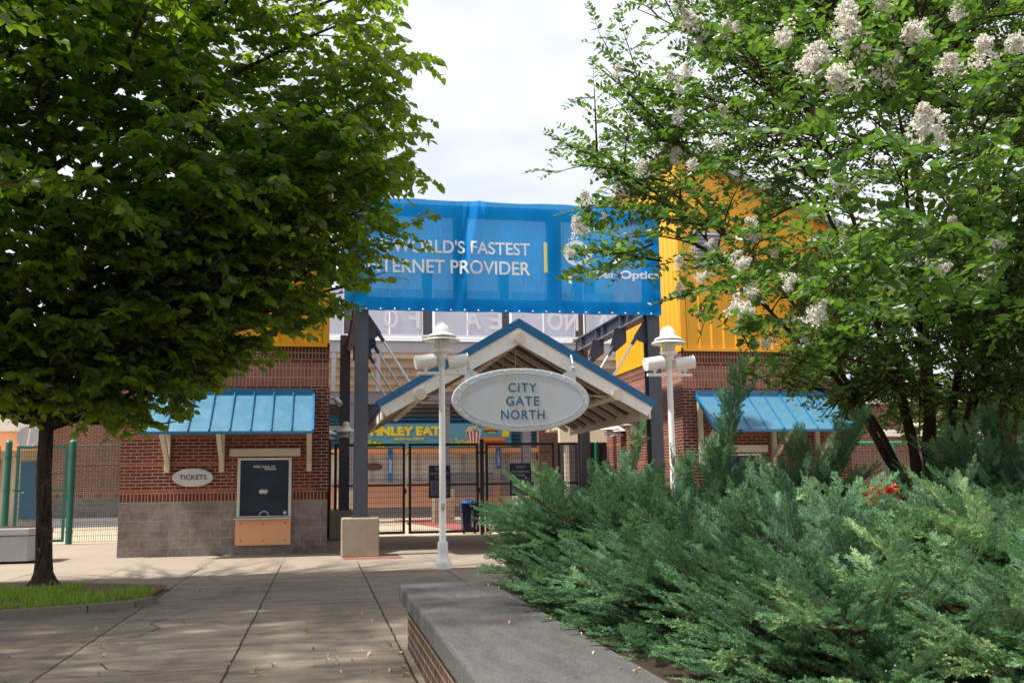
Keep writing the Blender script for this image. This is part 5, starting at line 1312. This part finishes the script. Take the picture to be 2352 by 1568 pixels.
juniper((3.1, 7.7, .5), 'broad juniper spilling over the far left end of the planter', fan(26, -150, 20, 1, 25, 1.35, 2.1, -.05, 1)+fan(12, -60, 160, 14, 40, .55, .85, .0, 2)+[(-100, 42, 1.25, 0), (-80, 50, 1.1, 0)]+fan(8, -120, -60, -4, 8, 1.2, 1.7, -.06, 22), 101, berries=.05, tone=-.14)
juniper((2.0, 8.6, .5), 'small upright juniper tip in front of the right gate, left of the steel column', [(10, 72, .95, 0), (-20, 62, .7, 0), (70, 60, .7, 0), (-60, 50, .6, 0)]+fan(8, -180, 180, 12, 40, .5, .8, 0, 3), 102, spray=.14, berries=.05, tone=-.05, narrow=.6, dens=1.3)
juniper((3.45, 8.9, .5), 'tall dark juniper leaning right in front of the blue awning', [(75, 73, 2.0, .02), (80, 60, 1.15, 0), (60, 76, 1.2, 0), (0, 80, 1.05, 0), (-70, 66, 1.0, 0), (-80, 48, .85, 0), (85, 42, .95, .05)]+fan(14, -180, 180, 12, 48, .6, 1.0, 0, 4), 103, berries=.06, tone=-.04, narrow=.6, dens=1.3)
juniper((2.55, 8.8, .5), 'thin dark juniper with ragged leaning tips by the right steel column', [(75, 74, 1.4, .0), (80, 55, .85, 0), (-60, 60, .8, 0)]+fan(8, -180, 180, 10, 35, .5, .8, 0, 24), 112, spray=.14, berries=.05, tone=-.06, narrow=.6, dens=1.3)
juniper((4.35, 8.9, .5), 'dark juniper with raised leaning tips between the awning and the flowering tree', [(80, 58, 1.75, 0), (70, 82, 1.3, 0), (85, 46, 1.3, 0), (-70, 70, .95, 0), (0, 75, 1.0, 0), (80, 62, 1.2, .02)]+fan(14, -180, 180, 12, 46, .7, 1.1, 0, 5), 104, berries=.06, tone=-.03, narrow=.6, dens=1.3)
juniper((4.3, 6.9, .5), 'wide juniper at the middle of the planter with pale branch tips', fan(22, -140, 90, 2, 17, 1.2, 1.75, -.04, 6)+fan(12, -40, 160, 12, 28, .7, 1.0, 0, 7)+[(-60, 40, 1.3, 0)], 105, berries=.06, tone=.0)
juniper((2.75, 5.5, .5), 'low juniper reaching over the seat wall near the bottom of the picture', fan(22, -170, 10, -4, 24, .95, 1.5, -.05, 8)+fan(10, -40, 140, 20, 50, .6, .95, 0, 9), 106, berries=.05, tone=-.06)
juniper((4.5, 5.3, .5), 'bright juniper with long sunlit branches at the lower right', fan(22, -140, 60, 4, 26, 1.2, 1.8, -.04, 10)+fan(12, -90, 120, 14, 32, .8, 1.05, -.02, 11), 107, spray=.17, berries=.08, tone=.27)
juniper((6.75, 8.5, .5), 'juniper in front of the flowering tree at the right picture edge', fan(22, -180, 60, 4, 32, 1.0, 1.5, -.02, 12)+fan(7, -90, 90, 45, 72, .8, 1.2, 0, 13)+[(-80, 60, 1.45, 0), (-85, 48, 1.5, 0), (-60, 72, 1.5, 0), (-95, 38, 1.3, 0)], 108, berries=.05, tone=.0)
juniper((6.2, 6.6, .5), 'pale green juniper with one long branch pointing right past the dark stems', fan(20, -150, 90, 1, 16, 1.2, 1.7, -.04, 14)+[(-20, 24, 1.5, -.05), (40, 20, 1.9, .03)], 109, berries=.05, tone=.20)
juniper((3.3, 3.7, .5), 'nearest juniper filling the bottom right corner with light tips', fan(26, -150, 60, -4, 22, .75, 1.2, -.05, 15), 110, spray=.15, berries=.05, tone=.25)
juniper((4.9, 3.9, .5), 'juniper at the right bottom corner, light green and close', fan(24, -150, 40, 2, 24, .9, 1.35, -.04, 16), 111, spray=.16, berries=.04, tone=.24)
juniper((2.75, 6.7, .5), 'juniper with low branches hanging over the middle of the seat wall', fan(22, -170, 0, -6, 20, .9, 1.35, -.06, 41)+fan(6, -60, 120, 20, 45, .6, .9, 0, 42), 113, berries=.05, tone=-.12)
juniper((2.55, 4.3, .5), 'small juniper close to the camera at the bottom edge right of the seat wall', fan(22, -170, 20, -4, 26, .6, 1.05, -.05, 43), 114, spray=.14, berries=.03, tone=.05)
# red flowering plants behind the junipers
def canna(x, y, lb, seed):
    rg = np.random.default_rng(seed); t = thing('red_flower_plant', (x, y, 0), lb, 'plant', 'red flowering plants behind the planter')
    P, D, N, S_ = [], [], [], []; tw = Twigs(); FP, FD, FN, FS = [], [], [], []
    for s in range(16):
        b = A3([x+rg.normal(0, .35), y+rg.normal(0, .25), 0]); h = rg.uniform(.9, 1.3); e = b+A3([rg.normal(0, .12), rg.normal(0, .1), h]); tw.add(bez(b, (b+e)/2, e, 5), .012, .006, 4)
        for k in range(6):
            q = b+(e-b)*(.2+.13*k); a = rg.uniform(0, 6.28); P.append(q); D.append(A3([cos(a), sin(a), .7])); N.append(A3([0, 0, 1.])); S_.append(rg.uniform(.25, .4))
        for k in range(9):
            FP.append(e+rg.normal(0, .06, 3)); FD.append(rg.normal(0, 1, 3)+A3([0, 0, .4])); FN.append(rg.normal(0, 1, 3)); FS.append(rg.uniform(.09, .17))
    V, F, R = scatter(LEAF_T*A3([1, .7, 1]), LEAF_F, P, D, N, S_, rg.random(len(P))); np_mesh('leaves', V, F, R, M['canna'], t)
    V, F, R = scatter(LEAF_T*A3([1, 1.3, 2]), LEAF_F, FP, FD, FN, FS, rg.random(len(FP))); np_mesh('flowers', V, F, R, M['petal_red'], t); tw.build('stems', M['canna'], t)
c = at(2045, 1120, 13.5); canna(c.x, 13.5, 'red flowering plant low behind the junipers, left of the dark stems', 1)
c = at(2100, 1115, 14.6); canna(c.x, 14.6, 'red flowering plant close to the base of the dark stems', 2)
c = at(2200, 1120, 13.8); canna(c.x, 13.8, 'red flowering plant just right of the dark stems', 3)
